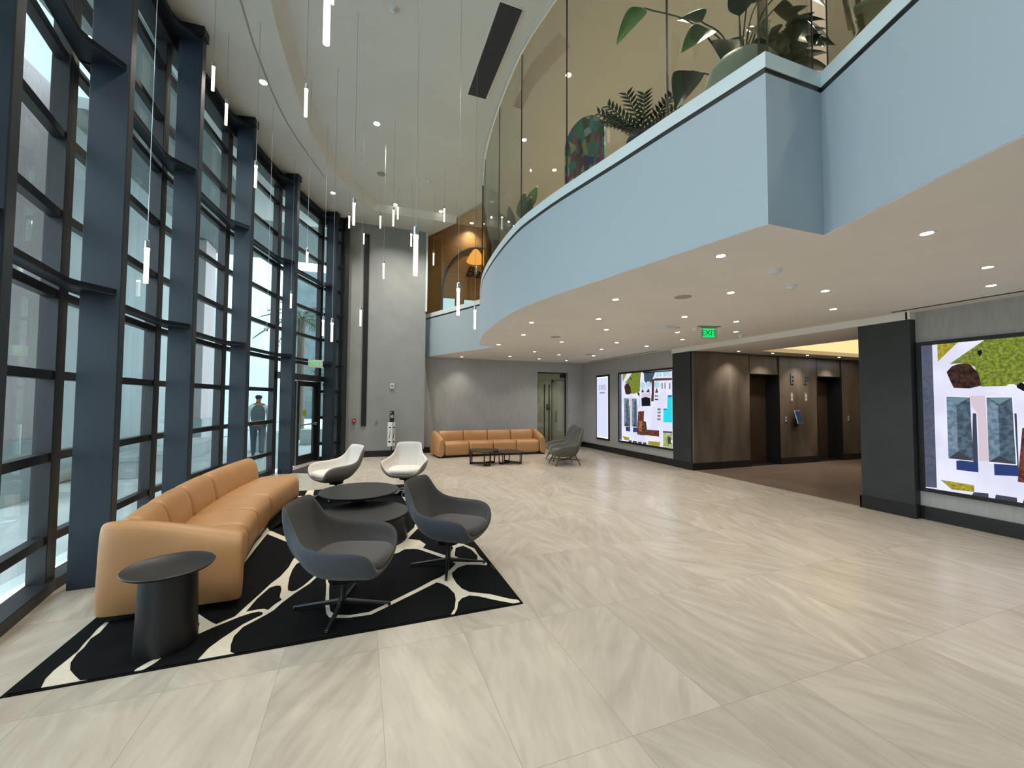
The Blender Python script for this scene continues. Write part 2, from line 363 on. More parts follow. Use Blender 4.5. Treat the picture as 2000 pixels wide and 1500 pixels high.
RUG_CELLS = [[(-1.66, 2.877), (-1.501, 2.877), (-1.532, 2.88), (-1.56, 2.964), (-1.566, 3.038), (-1.56, 3.12), (-1.554, 3.216), (-1.569, 3.311), (-1.574, 3.382), (-1.587, 3.478), (-1.587, 3.565), (-1.605, 3.823), (-1.644, 4.393), (-1.668, 5.259), (-1.668, 4.808), (-1.668, 3.748)], [(-1.561, 3.553), (-1.545, 3.416), (-1.559, 3.35), (-1.54, 3.251), (-1.54, 3.18), (-1.522, 3.092), (-1.486, 3.016), (-1.434, 2.951), (-1.382, 2.89), (-1.338, 2.877), (-1.328, 2.877), (-1.144, 2.877), (-1.151, 2.877), (-1.147, 2.904), (-1.117, 2.949), (-1.071, 2.996), (-1.024, 3.077), (-0.988, 3.178), (-0.972, 3.258), (-0.986, 3.328), (-1.027, 3.396), (-1.193, 3.562), (-1.513, 4.141), (-1.57, 3.81)], [(-1.111, 2.877), (-1.105, 2.877), (-1.073, 2.926), (-1.056, 2.976), (-1.01, 3.072), (-0.954, 3.181), (-0.889, 3.241), (-0.817, 3.294), (-0.761, 3.336), (-0.699, 3.367), (-0.654, 3.373), (-0.624, 3.352), (-0.62, 3.321), (-0.659, 3.285), (-0.713, 3.227), (-0.758, 3.147), (-0.8, 3.073), (-0.837, 2.994), (-0.856, 2.892), (-0.858, 2.877)], [(-0.673, 2.877), (-0.703, 2.906), (-0.721, 2.985), (-0.729, 3.083), (-0.703, 3.184), (-0.65, 3.244), (-0.594, 3.308), (-0.556, 3.361), (-0.523, 3.454), (-0.455, 3.593), (-0.368, 3.735), (-0.272, 3.998), (-0.237, 3.64), (-0.221, 3.33), (-0.203, 3.18), (-0.179, 3.121), (-0.113, 3.091), (-0.049, 3.071), (0.092, 3.064), (0.245, 3.164), (0.439, 3.294), (0.56, 3.377), (0.609, 3.411), (0.647, 3.375), (0.683, 3.304), (0.709, 3.171), (0.698, 3.085), (0.661, 2.954), (0.616, 2.877)], [(-0.231, 4.007), (-0.211, 3.584), (-0.193, 3.32), (-0.179, 3.215), (-0.139, 3.15), (-0.051, 3.111), (0.084, 3.11), (0.23, 3.21), (0.447, 3.36), (0.577, 3.46), (0.659, 3.509), (0.715, 3.56), (0.841, 3.737), (0.806, 3.844), (0.767, 3.904), (0.57, 4.211), (0.521, 4.243), (0.432, 4.259), (0.366, 4.181), (0.093, 4.141), (-0.087, 4.139)], [(0.929, 3.681), (0.842, 3.646), (0.767, 3.552), (0.757, 3.474), (0.762, 3.349), (0.782, 3.241), (0.825, 3.164), (0.968, 3.075), (1.084, 2.956), (1.134, 2.924), (1.148, 2.877), (1.138, 3.67), (1.097, 3.61), (1.035, 3.644)], [(0.643, 2.877), (0.676, 2.937), (0.706, 3.033), (0.744, 3.081), (0.81, 3.105), (0.873, 3.068), (0.968, 2.976), (1.084, 2.877), (1.082, 2.877)], [(-0.947, 5.366), (-0.72, 5.031), (-0.283, 4.438), (-0.0, 4.517), (0.397, 4.589), (0.474, 4.667), (0.544, 4.808), (0.612, 4.942), (0.687, 5.358), (0.662, 5.892), (0.605, 6.764), (-0.504, 7.14), (-0.672, 6.912), (-0.696, 6.504)], [(0.502, 4.57), (0.616, 4.479), (0.659, 4.333), (0.615, 4.24), (0.812, 3.942), (0.904, 4.139), (0.923, 4.639), (0.878, 5.062), (0.639, 4.873)], [(1.065, 4.038), (1.08, 3.861), (1.064, 3.786), (1.009, 3.728), (0.947, 3.737), (0.91, 3.827), (0.875, 3.933), (0.928, 4.13), (1.015, 4.161)], [(1.106, 4.053), (1.096, 3.862), (1.115, 3.653), (1.148, 3.603), (1.148, 5.0), (0.95, 5.1), (0.939, 5.419), (0.743, 5.339), (0.783, 5.051), (0.894, 4.804), (0.941, 4.315), (1.029, 4.22)], [(-0.953, 5.237), (-0.968, 4.795), (-0.976, 4.27), (-0.981, 3.857), (-1.121, 3.588), (-0.98, 3.403), (-0.911, 3.317), (-0.881, 3.287), (-0.793, 3.358), (-0.758, 3.49), (-0.708, 3.67), (-0.663, 3.849), (-0.616, 3.971), (-0.581, 4.16), (-0.572, 4.362), (-0.476, 4.549), (-0.714, 4.894)], [(-0.527, 4.213), (-0.541, 4.093), (-0.541, 3.928), (-0.526, 3.743), (-0.513, 3.668), (-0.482, 3.637), (-0.456, 3.643), (-0.411, 3.716), (-0.384, 3.78), (-0.278, 4.07), (-0.266, 4.202), (-0.374, 4.441)], [(-0.736, 3.403), (-0.707, 3.593), (-0.657, 3.761), (-0.614, 3.788), (-0.582, 3.772), (-0.564, 3.7), (-0.555, 3.564), (-0.531, 3.513), (-0.567, 3.457), (-0.597, 3.381), (-0.626, 3.408), (-0.67, 3.412)], [(-1.66, 3.95), (-1.4, 3.9), (-1.05, 4.3), (-1.0, 5.2), (-1.2, 5.9), (-1.66, 6.0)], [(-1.66, 6.1), (-1.15, 6.0), (-0.95, 5.35), (-0.75, 5.6), (-0.62, 6.5), (-0.75, 7.0), (-1.66, 7.15)], [(-0.55, 6.9), (0.2, 7.1), (0.25, 7.48), (-0.7, 7.48), (-0.68, 7.1)], [(0.32, 7.1), (1.145, 6.95), (1.145, 7.48), (0.36, 7.48)], [(0.55, 6.7), (0.62, 6.98), (1.145, 6.85), (1.145, 6.2), (0.75, 6.3)], [(0.62, 5.1), (0.75, 6.2), (1.145, 6.1), (1.145, 4.75), (0.8, 4.8)], [(-1.66, 7.25), (-0.8, 7.08), (-0.8, 7.48), (-1.66, 7.48)]]
AERIAL = [('asphalt', [(0.0, 2.25), (0.11, 2.25), (0.11, 0.42), (0.0, 0.41)]), ('yellow', [(0.16, 2.25), (0.35, 2.25), (0.16, 2.03)]), ('grass', [(0.58, 2.25), (0.96, 2.25), (0.93, 2.09), (0.91, 1.77), (0.82, 1.7), (0.54, 1.7), (0.49, 1.94), (0.39, 1.99), (0.27, 1.99)]), ('pink', [(0.44, 1.59), (0.58, 1.59), (0.58, 0.83), (0.5, 0.81), (0.5, 1.38), (0.45, 1.47)]), ('bush', [(0.24, 1.89), (0.29, 1.96), (0.34, 1.98), (0.4, 1.99), (0.45, 1.97), (0.49, 1.91), (0.52, 1.86), (0.54, 1.71), (0.44, 1.68), (0.3, 1.69), (0.27, 1.78)]), ('dark', [(0.52, 2.13), (0.55, 2.14), (0.56, 2.1), (0.54, 2.06), (0.52, 2.09)]), ('shade', [(0.46, 1.38), (0.49, 1.38), (0.49, 0.68), (0.3, 0.68), (0.3, 0.79), (0.44, 0.83)]), ('navy', [(0.3, 0.79), (0.49, 0.8), (0.49, 0.68), (0.3, 0.68)]), ('white', [(0.22, 1.59), (0.44, 1.58), (0.45, 0.8), (0.23, 0.8)]), ('roof', [(0.23, 1.58), (0.44, 1.57), (0.45, 0.81), (0.23, 0.81)]), ('rooflight', [(0.23, 1.58), (0.32, 1.47), (0.32, 0.91), (0.23, 0.81)]), ('hip', [(0.23, 0.81), (0.33, 0.91), (0.45, 0.81)]), ('roofmid', [(0.23, 1.57), (0.32, 1.48), (0.44, 1.57)]), ('shade', [(0.79, 1.39), (0.81, 1.39), (0.81, 0.69), (0.62, 0.67), (0.62, 0.81), (0.78, 0.83)]), ('navy', [(0.62, 0.8), (0.8, 0.81), (0.81, 0.69), (0.62, 0.67)]), ('white', [(0.57, 1.59), (0.79, 1.58), (0.8, 0.81), (0.58, 0.8)]), ('roof', [(0.58, 1.57), (0.78, 1.57), (0.79, 0.82), (0.58, 0.82)]), ('rooflight', [(0.58, 1.57), (0.67, 1.48), (0.67, 0.91), (0.58, 0.82)]), ('hip', [(0.58, 0.82), (0.67, 0.9), (0.79, 0.82)]), ('roofmid', [(0.59, 1.57), (0.68, 1.49), (0.78, 1.57)]), ('yellow', [(0.15, 0.53), (0.45, 0.52), (0.45, 0.44), (0.25, 0.43)]), ('dark', [(0.81, 1.69), (0.85, 1.74), (0.9, 1.7), (0.89, 1.34), (0.88, 1.31), (0.89, 1.62)]), ('white', [(0.82, 1.68), (0.79, 1.66), (0.76, 1.66), (0.74, 1.68), (0.74, 1.7), (0.76, 1.72), (0.8, 1.72), (0.82, 1.7)]), ('slate', [(1.08, 2.23), (1.51, 2.22), (1.38, 2.0), (1.35, 1.9), (1.18, 1.95), (1.09, 2.03)]), ('dark', [(1.04, 2.25), (2.1, 2.24), (2.1, 2.21), (1.05, 2.22)]), ('glass', [(1.53, 2.21), (1.75, 2.21), (1.74, 2.1), (1.53, 2.11)]), ('glass', [(1.79, 2.21), (2.03, 2.2), (2.03, 2.09), (1.78, 2.1)]), ('glass', [(2.07, 2.2), (2.1, 2.2), (2.1, 2.09), (2.07, 2.1)]), ('brown', [(1.38, 2.06), (1.48, 2.05), (1.45, 1.5), (1.35, 1.5), (1.38, 1.73)]), ('brown', [(1.48, 2.07), (2.1, 2.05), (2.1, 2.0), (1.48, 2.01)]), ('dark', [(1.49, 1.65), (1.62, 1.64), (1.62, 1.62), (1.49, 1.62)]), ('dark', [(1.49, 1.56), (1.62, 1.56), (1.61, 1.53), (1.49, 1.53)]), ('shade', [(0.97, 1.73), (1.03, 1.82), (1.09, 1.73)]), ('shade', [(1.17, 1.73), (1.26, 1.83), (1.31, 1.73)]), ('shade', [(1.5, 1.71), (1.57, 1.84), (1.62, 1.71)]), ('glass', [(1.14, 1.87), (1.08, 1.83), (0.99, 1.83), (0.93, 1.88), (0.93, 1.94), (0.99, 1.98), (1.08, 1.98), (1.14, 1.93)]), ('glass', [(1.35, 1.9), (1.3, 1.87), (1.22, 1.87), (1.17, 1.91), (1.17, 1.96), (1.22, 2.0), (1.3, 2.0), (1.35, 1.96)]), ('glass', [(1.7, 1.88), (1.63, 1.83), (1.54, 1.83), (1.47, 1.89), (1.48, 1.96), (1.54, 2.0), (1.63, 2.0), (1.7, 1.95)]), ('pink', [(0.99, 1.7), (1.33, 1.71), (1.33, 1.6), (0.99, 1.59)]), ('dark', [(0.98, 1.58), (1.15, 1.61), (1.33, 1.58), (1.33, 1.38), (0.99, 1.37)]), ('pool', [(1.95, 1.65), (2.1, 1.65), (2.1, 1.01), (1.79, 1.0), (1.8, 1.32), (1.92, 1.31)]), ('pooledge', [(1.95, 1.65), (2.1, 1.65), (2.1, 1.6), (1.95, 1.6)]), ('pooledge', [(1.8, 1.33), (1.92, 1.33), (1.92, 1.3), (1.8, 1.29)]), ('taupe', [(1.74, 1.95), (1.78, 1.95), (1.78, 1.8), (1.74, 1.8)]), ('taupe', [(1.84, 1.95), (1.88, 1.95), (1.88, 1.8), (1.84, 1.8)]), ('taupe', [(2.0, 1.94), (2.04, 1.94), (2.04, 1.79), (2.0, 1.79)]), ('taupe', [(2.09, 1.94), (2.1, 1.94), (2.1, 1.79), (2.09, 1.79)]), ('taupe', [(1.59, 1.33), (1.71, 1.33), (1.71, 1.28), (1.59, 1.28)]), ('taupe', [(1.59, 1.25), (1.71, 1.25), (1.71, 1.21), (1.59, 1.2)]), ('taupe', [(1.59, 1.17), (1.71, 1.17), (1.7, 1.12), (1.59, 1.12)]), ('taupe', [(1.58, 1.09), (1.7, 1.09), (1.7, 1.04), (1.58, 1.04)]), ('brick', [(0.85, 1.23), (1.09, 1.25), (1.04, 0.62), (0.8, 0.63)]), ('brick', [(1.14, 0.78), (1.65, 0.79), (1.64, 0.64), (1.14, 0.64)]), ('terracotta', [(0.89, 0.98), (1.02, 0.99), (0.98, 0.71), (0.87, 0.73)]), ('tree', [(1.04, 0.99), (1.16, 0.98), (1.2, 0.77), (1.14, 0.63), (1.03, 0.63)]), ('foliage', [(1.79, 0.75), (2.1, 0.75), (2.1, 0.4), (1.78, 0.4)]), ('tree', [(1.93, 0.67), (2.03, 0.68), (2.07, 0.51), (1.95, 0.49)]), ('white', [(2.1, 0.56), (2.1, 0.54), (2.07, 0.53), (2.04, 0.55), (2.04, 0.58), (2.07, 0.6), (2.1, 0.6), (2.1, 0.58)]), ('yellow', [(1.25, 0.5), (1.68, 0.51), (1.66, 0.4), (1.23, 0.41)]), ('shade', [(1.78, 0.79), (2.1, 0.8), (2.1, 0.76), (1.78, 0.75)]), ('shade', [(0.45, 0.44), (0.57, 0.45), (0.57, 0.4), (0.43, 0.4)]), ('shade', [(0.63, 0.45), (0.79, 0.45), (0.79, 0.4), (0.62, 0.4)]), ('shade', [(0.84, 0.44), (0.99, 0.45), (0.99, 0.4), (0.83, 0.4)]), ('shade', [(1.05, 0.45), (1.18, 0.45), (1.17, 0.4), (1.04, 0.4)])]

# ================================================================== THE BUILDING
H_LOW, H_HIGH, H_DROP, H_UP, Z_UP = 2.72, 6.3, 6.15, 6.72, 3.92
CX, CY, CR = 9.85, 5.45, 11.8
def colpt(a, r=CR): return (CX - r * math.cos(R_(a)), CY + r * math.sin(R_(a)))
ANG = [-13.6, -5.5, 2.7, 10.9, 19.1, 27.3]
P_IN = [colpt(a) for a in ANG]; N_OUT = [(-math.cos(R_(a)), math.sin(R_(a))) for a in ANG]
for p in ((-1.38, 1.0), (-1.3, -.7), (-1.3, -2.4), (-1.3, -4.1)):          # straighter run beside and behind the camera
    P_IN.insert(0, p); N_OUT.insert(0, (-1.0, .05))
G_PT = [(p[0] + n[0] * .45, p[1] + n[1] * .45) for p, n in zip(P_IN, N_OUT)]
G_END = (-.50, 11.30)
# balcony edge, seen from the atrium
FAS = [(2.5, -4.1), (2.52, -1.5), (2.6, 0.0), (2.77, .87), (2.9, 1.29), (3.11, 1.93)]
FAS2 = [(2.56, 1.94), (2.48, 2.29), (2.38, 2.73), (2.26, 3.29), (2.09, 4.02), (2.0, 4.52), (1.94, 5.06), (1.96, 5.9), (2.05, 6.89), (2.17, 7.62), (2.42, 8.64)]
FAS2 = [p[:2] for p in cat_rom([(x, y, 0) for x, y in FAS2], 4)]
FAS3 = [(2.86, 8.84), (1.65, 11.7)]
FAS1 = [p[:2] for p in cat_rom([(x, y, 0) for x, y in FAS], 3)]
EDGE = FAS1 + FAS2 + FAS3

def inset(path, d):
    """shift an open path to its right (away from the atrium) by d"""
    out = []
    for i, p in enumerate(path):
        a = path[max(i - 1, 0)]; b = path[min(i + 1, len(path) - 1)]
        dx, dy = b[0] - a[0], b[1] - a[1]; l = math.hypot(dx, dy) or 1
        out.append((p[0] + dy / l * d, p[1] - dx / l * d))
    return out
def strip(path, d, z0, z1, mb=None):
    mb = mb or MB(); q = inset(path, d)
    rings = [[(p[0], p[1], z0), (p[0], p[1], z1), (r[0], r[1], z1), (r[0], r[1], z0)] for p, r in zip(path, q)]
    return mb.loft(rings)

# floors
f = MB().prism([(-2.6, -4.1), (7.0, -4.1), (7.0, 3.3), (6.85, 3.3), (6.85, 11.9), (7.2, 11.9), (7.2, 13.2), (4.4, 13.2), (-.2, 11.9), (-.95, 11.4), (-1.35, 10.3), (-1.65, 9.6), (-2.1, 7.8), (-2.32, 6.0), (-2.3, 4.28), (-2.05, 2.6), (-1.83, 1.0)], -.1, 0)
struct('floor', f, M_TILE)
struct('floor_lobby', MB().box(6.851, 3.8, -.1, 13.2, 7.6, 0), M_TILE2)

# far wall: left tall part, middle wall with sofa, doorway
w = MB().prism([(-.75, 11.32), (.5, 11.28), (1.62, 11.28), (1.62, 11.9), (-.75, 11.9)], 0, H_HIGH)
struct('wall_far_left', w, M_GREYL)
w = MB(); w.box(1.62, 11.7, 0, 5.18, 11.95, H_LOW); w.box(6.27, 11.7, 0, 6.85, 11.95, H_LOW); w.box(5.18, 11.7, 2.4, 6.27, 11.95, H_LOW)
struct('wall_far', w, M_GREY)
w = MB(); w.box(4.4, 13.1, 0, 7.4, 13.2, 2.5); w.box(7.3, 11.95, 0, 7.4, 13.1, 2.5); w.box(4.4, 11.95, 0, 4.5, 13.1, 2.5); w.box(4.4, 11.95, 2.5, 7.4, 13.2, 2.6)
struct('wall_corridor', w, M_BEIGE)
struct('wall_right', MB().box(6.85, 7.6, 0, 7.1, 11.7, H_LOW), M_GREY)
struct('wall_right_near', MB().box(6.93, -4.1, 0, 7.1, 3.2, H_LOW + .03), M_GREY)
struct('wall_back', MB().box(-1.9, -4.3, 0, 7.1, -4.1, 6.8), M_GREYL)
# lobby: dark plaster walls with two recessed elevator openings
w = MB(); w.box(6.85, 7.0, 0, 8.53, 7.6, 2.62); w.box(9.5, 7.0, 0, 10.86, 7.6, 2.62); w.box(11.8, 7.0, 0, 13.2, 7.6, 2.62)
w.box(8.4, 7.5, 0, 9.6, 7.6, 2.3); w.box(10.8, 7.5, 0, 11.9, 7.6, 2.3); w.box(8.53, 7.02, 2.17, 9.5, 7.6, 2.62); w.box(10.86, 7.02, 2.17, 11.8, 7.6, 2.62)
struct('wall_elevator', w, M_PLASTER, bevel=.004)
struct('wall_elevator_side', MB().box(6.815, 7.05, 0, 6.85, 7.6, 2.62), M_PLASTERG)
w = MB(); w.box(6.81, 3.2, 0, 7.4, 3.8, 2.62); w.box(7.4, 3.4, 0, 13.2, 3.8, 2.62)
struct('wall_pillar', w, M_PLASTERG)
struct('wall_lobby_end', MB().box(13.2, 3.4, 0, 13.3, 7.6, 2.7), M_PLASTER)
struct('trim_1', MB().box(6.80, 3.22, 2.62, 7.1, 7.61, H_LOW).box(6.80, 3.19, 2.62, 7.1, 3.24, H_LOW), M_CEIL)   # beam over the lobby opening
struct('trim_2', MB().box(8.518, 6.994, 2.17, 8.53, 7.01, 2.62).box(9.5, 6.994, .155, 9.512, 7.01, 2.62).box(10.848, 6.994, .155, 10.86, 7.01, 2.62).box(11.8, 6.994, .155, 11.812, 7.01, 2.62).box(8.527, 7.0, .0, 8.545, 7.35, 2.17).box(9.483, 7.0, 0, 9.503, 7.35, 2.17).box(8.53, 7.0, 2.155, 9.5, 7.35, 2.172)
       .box(10.857, 7.0, 0, 10.875, 7.35, 2.17).box(11.783, 7.0, 0, 11.803, 7.35, 2.17).box(10.86, 7.0, 2.155, 11.8, 7.35, 2.172), M_BLACK)
# baseboards
struct('baseboard_far_left', MB().prism([(-.5, 11.30), (.5, 11.26), (1.62, 11.26), (1.62, 11.3), (-.5, 11.34)], 0, .16), M_BASEB)
struct('baseboard_far', MB().box(1.62, 11.68, 0, 5.18, 11.71, .16).box(6.27, 11.68, 0, 6.85, 11.71, .16), M_BASEB)
struct('baseboard_right', MB().box(6.825, 7.61, 0, 6.86, 11.7, .16), M_BASEB)
struct('baseboard_right_near', MB().box(6.90, -4.1, 0, 6.94, 3.19, .17), M_BASEB)
struct('baseboard_lobby', MB().box(6.80, 6.98, 0, 8.527, 7.05, .155).box(6.795, 7.0, 0, 6.82, 7.61, .155).box(9.503, 6.98, 0, 10.857, 7.01, .155).box(11.803, 6.98, 0, 13.2, 7.01, .155), M_BASEB)
struct('baseboard_pillar', MB().box(6.79, 3.18, 0, 6.82, 3.82, .17).box(6.79, 3.8, 0, 13.2, 3.82, .17), M_BASEB)
# lobby ceiling with a raised warm cove
c = MB(); c.box(6.85, 6.5, 2.63, 13.2, 7.3, 2.72); c.box(6.85, 3.4, 2.63, 8.28, 6.5, 2.72); c.box(8.28, 3.4, 2.63, 13.2, 4.5, 2.72)
struct('ceiling_lobby', c, M_CEIL)
cv = MB(); cv.box(8.28, 4.5, 2.9, 13.2, 6.5, 2.93); cv.box(8.24, 4.5, 2.72, 8.28, 6.5, 2.93); cv.box(8.28, 6.5, 2.72, 13.2, 6.54, 2.93); cv.box(8.28, 4.46, 2.72, 13.2, 4.5, 2.93)
struct('ceiling_cove', cv, E_COVE)
# low ceiling (soffit) and slab above it
slab = inset(EDGE, .004) + [(1.65, 11.9), (6.9, 11.9), (6.9, 7.6), (7.1, 7.6), (7.1, -4.1)]
struct('ceiling_low', MB().prism(slab, H_LOW, H_LOW + .05), M_CEIL)
struct('floor_upper', MB().prism(inset(EDGE, .06) + [(1.72, 13.5), (13.2, 13.5), (13.2, -4.1)], Z_UP - .2, Z_UP), M_TILE)
struct('wall_fascia', strip(EDGE, .10, H_LOW + .003, 3.775), M_FASCIA, smooth=True, angle=25)
struct('trim_3', strip(inset(EDGE, .006), .1, 3.775, 3.818), M_BLACKTRIM, smooth=True, angle=25)
struct('trim_4', strip(inset(EDGE, .0), .12, 3.818, 3.93), M_CAP, smooth=True, angle=25)
# tall ceiling: main plane, dropped band along the windows
DROP = [(-.5, -4.1), (-.55, -1), (-.7, 1.0), (-.88, 2.6), (-1.02, 4.0), (-1.08, 5.26), (-1.05, 6.17), (-.94, 7.46), (-.71, 8.58), (-.30, 9.6), (.1, 10.25), (.34, 10.42), (1.06, 10.44), (2.25, 10.40)]
DROPS = [p[:2] for p in cat_rom([(x, y, 0) for x, y in DROP], 3)]
top = inset(EDGE, .02)
struct('ceiling', MB().prism([(-2.6, -4.1)] + top + [(1.55, 12.0), (-2.6, 12.0)], H_HIGH + .001, H_HIGH + .05), M_CEILT)
outer = [(-2.6, -4.1), (-2.6, 12), (1.64, 12.0), (1.64, 11.66)]
dr = DROPS[:]
c = MB().prism(dr + [(1.64, 11.66), (1.64, 12.0), (-2.6, 12.0), (-2.6, -4.1)], H_DROP, H_DROP + .02)
q = inset(dr, .14)
c.loft([[(a[0], a[1], H_DROP), (b[0], b[1], H_HIGH)] for a, b in zip(dr, q)], close=False)
struct('ceiling_drop', c, M_CEILT, smooth=True, angle=25)
GRV = [(-1.36, 1.0), (-1.42, 3.2), (-1.42, 5.37), (-1.41, 6.22), (-1.27, 7.58), (-.83, 9.18)]
struct('trim_5', strip([p[:2] for p in cat_rom([(x, y, 0) for x, y in GRV], 4)], .018, H_DROP - .005, H_DROP), M_SPK)
struct('ceiling_edge', strip(inset(EDGE, -.004), .035, H_HIGH - .012, H_UP), M_CAP, smooth=True, angle=25)
# upper floor: ceiling and walls
struct('ceiling_upper', MB().prism(inset(EDGE, .02) + [(1.7, 13.5), (13.2, 13.5), (13.2, -4.1)], H_UP, H_UP + .05), M_CEIL)
struct('wall_upper_far', MB().box(1.62, 11.72, Z_UP, 8.0, 11.8, H_UP), M_WOODWALL)
struct('wall_upper_right', MB().box(8.0, -4.1, Z_UP, 8.1, 11.8, H_UP), M_GREYL)
struct('wall_upper_back', MB().box(2.5, -4.3, Z_UP, 8.1, -4.1, H_UP), M_GREYL)

# balcony glass, one pane after another with open joints
def resample(path, step):
    out = [path[0]]; acc = 0
    for a, b in zip(path, path[1:]):
        l = math.hypot(b[0] - a[0], b[1] - a[1]); t = 0
        while acc + (l - t) >= step:
            t += step - acc; acc = 0; out.append((a[0] + (b[0] - a[0]) * t / l, a[1] + (b[1] - a[1]) * t / l))
        acc += l - t
    return out
gi = 0
def cut(path, breaks):
    """split a path at the vertices nearest to the given points"""
    idx = sorted({min(range(len(path)), key=lambda i: (path[i][0] - b[0]) ** 2 + (path[i][1] - b[1]) ** 2) for b in breaks} | {0, len(path) - 1})
    return [path[a:b + 1] for a, b in zip(idx, idx[1:])]
for pth, brk in ((FAS1, [(2.6, 0.0), (2.52, -1.5), (2.9, 1.29)]), ([FAS1[-1], FAS2[0]], []), (FAS2, [(2.38, 2.73), (2.09, 4.02), (1.94, 5.06), (1.99, 6.2), (2.17, 7.62)]), ([FAS2[-1], FAS3[0]], []), (FAS3, [])):
    for seg in cut(inset(pth, .05), brk):
        n = len(seg)
        a, b = Vector(seg[0]), Vector(seg[1]); seg[0] = tuple(a + (b - a).normalized() * .006)
        a, b = Vector(seg[-1]), Vector(seg[-2]); seg[-1] = tuple(a + (b - a).normalized() * .006)
        for e_ in (seg[0], seg[-1]):
            struct('trim_joint_%d' % (gi * 2 + (e_ is seg[-1])), MB().disc((e_[0], e_[1], 3.935), .005, H_HIGH - 3.95, 6), M_BLACKTRIM)
        struct('trim_glass_%d' % (gi + 1), strip(seg, .012, 3.935, H_HIGH), M_GLASSB, smooth=True, angle=30); gi += 1
struct('trim_6', MB().box(1.60, 11.245, 3.93, 1.65, 11.275, H_HIGH), M_CAP)

# ------------------------------------------------------------------ curtain wall: fins and one window per bay
LEV = [.41 + .64 * i for i in range(9)]
for k, (p, n) in enumerate(zip(P_IN, N_OUT)):
    t = (-n[1], n[0]); c = (p[0] + n[0] * .125, p[1] + n[1] * .125)
    m = MB().obox(c, n, .25, .11, 0, 6.12)
    m.obox((p[0] + n[0] * .115, p[1] + n[1] * .115), n, .27, .15, 6.03, 6.15)
    struct('trim_fin_%d' % (k + 1), m, M_STEEL, bevel=.006)
nb = len(G_PT)
wn_ = 0
for k in range(nb):
    A = G_PT[k]; last = k == nb - 1
    B = G_PT[k + 1] if not last else G_END
    n0 = N_OUT[k]; n1 = N_OUT[min(k + 1, nb - 1)]; wn_ += 1
    dx, dy = B[0] - A[0], B[1] - A[1]; L = math.hypot(dx, dy); t = (dx / L, dy / L); nin = (t[1], -t[0])
    door = (k == nb - 2)
    root = sroot('window_%d' % wn_)
    mid = ((A[0] + B[0]) / 2 + nin[0] * .045, (A[1] + B[1]) / 2 + nin[1] * .045)
    fr = MB()
    if not door: fr.obox(mid, t, L, .15, 0, .09)
    for i, z in enumerate(LEV):
        if door and z < 2.2: continue
        fr.obox((mid[0] - nin[0] * .01, mid[1] - nin[1] * .01), t, L, .075, z - .035, z + .035)
    fr.obox(mid, t, L, .18, 5.85, 6.15)
    bp = (B[0] + nin[0] * .03 - t[0] * .035, B[1] + nin[1] * .03 - t[1] * .035)
    fr.obox(bp, t, .07, .11, 0, 6.15)
    ap = (A[0] + nin[0] * .03 + t[0] * .035, A[1] + nin[1] * .03 + t[1] * .035)
    fr.obox(ap, t, .07, .11, 0, 6.15)
    if last: fr.obox((B[0] + nin[0] * .1, B[1] + nin[1] * .1), t, .1, .3, 0, 6.15)
    if door:
        fr.obox((mid[0] + nin[0] * .05, mid[1] + nin[1] * .05), t, L, .16, 1.93, 2.06)
        fr.obox((A[0] + t[0] * .72, A[1] + t[1] * .72), t, .05, .09, 0, 1.93)
    fr.build('frame', M_STEELD, root, bevel=.004)
    pn = MB(); zs = [.06] + LEV + [5.9]
    for a, b in zip(zs, zs[1:]):
        if door and b < 2.4: continue
        z0 = 2.06 if door and a < 2.06 < b else a
        pn.obox((A[0] / 2 + B[0] / 2, A[1] / 2 + B[1] / 2), t, L - .12, .014, z0 + .02, b - .02)
    if door:
        pn.obox((A[0] + t[0] * .38, A[1] + t[1] * .38), t, .62, .014, .06, 1.93)
        pn.obox((A[0] / 2 + B[0] / 2, A[1] / 2 + B[1] / 2), t, L - .12, .014, 2.06, 2.3)
    pn.build('pane', M_GLASSW, root)
    # inner horizontal shelves at every third rail, flaring out to the fins
    if last: continue
    for z in (LEV[3] + .05, LEV[6] + .05, 5.98):
        inn = []
        for s in range(25):
            u = s / 24; e = max(0, 1 - min(u, 1 - u) / .22); e = e * e * (3 - 2 * e)
            d = .22 + .23 * e
            inn.append((A[0] + dx * u + nin[0] * d, A[1] + dy * u + nin[1] * d))
        out_ = [(A[0] + dx * s / 12 + nin[0] * .11, A[1] + dy * s / 12 + nin[1] * .11) for s in range(12, -1, -1)]
        sh = MB().prism(inn + out_, z - .012, z + .03)
        sh.loft([[(x, y, z + .03), (x, y, z - .025), (x - nin[0] * .012, y - nin[1] * .012, z - .025), (x - nin[0] * .012, y - nin[1] * .012, z + .03)] for x, y in inn])
        sh.build('shelf', M_STEEL, root)
    if door:
        DA, DB, Dt, Dn, DL = A, B, t, nin, L
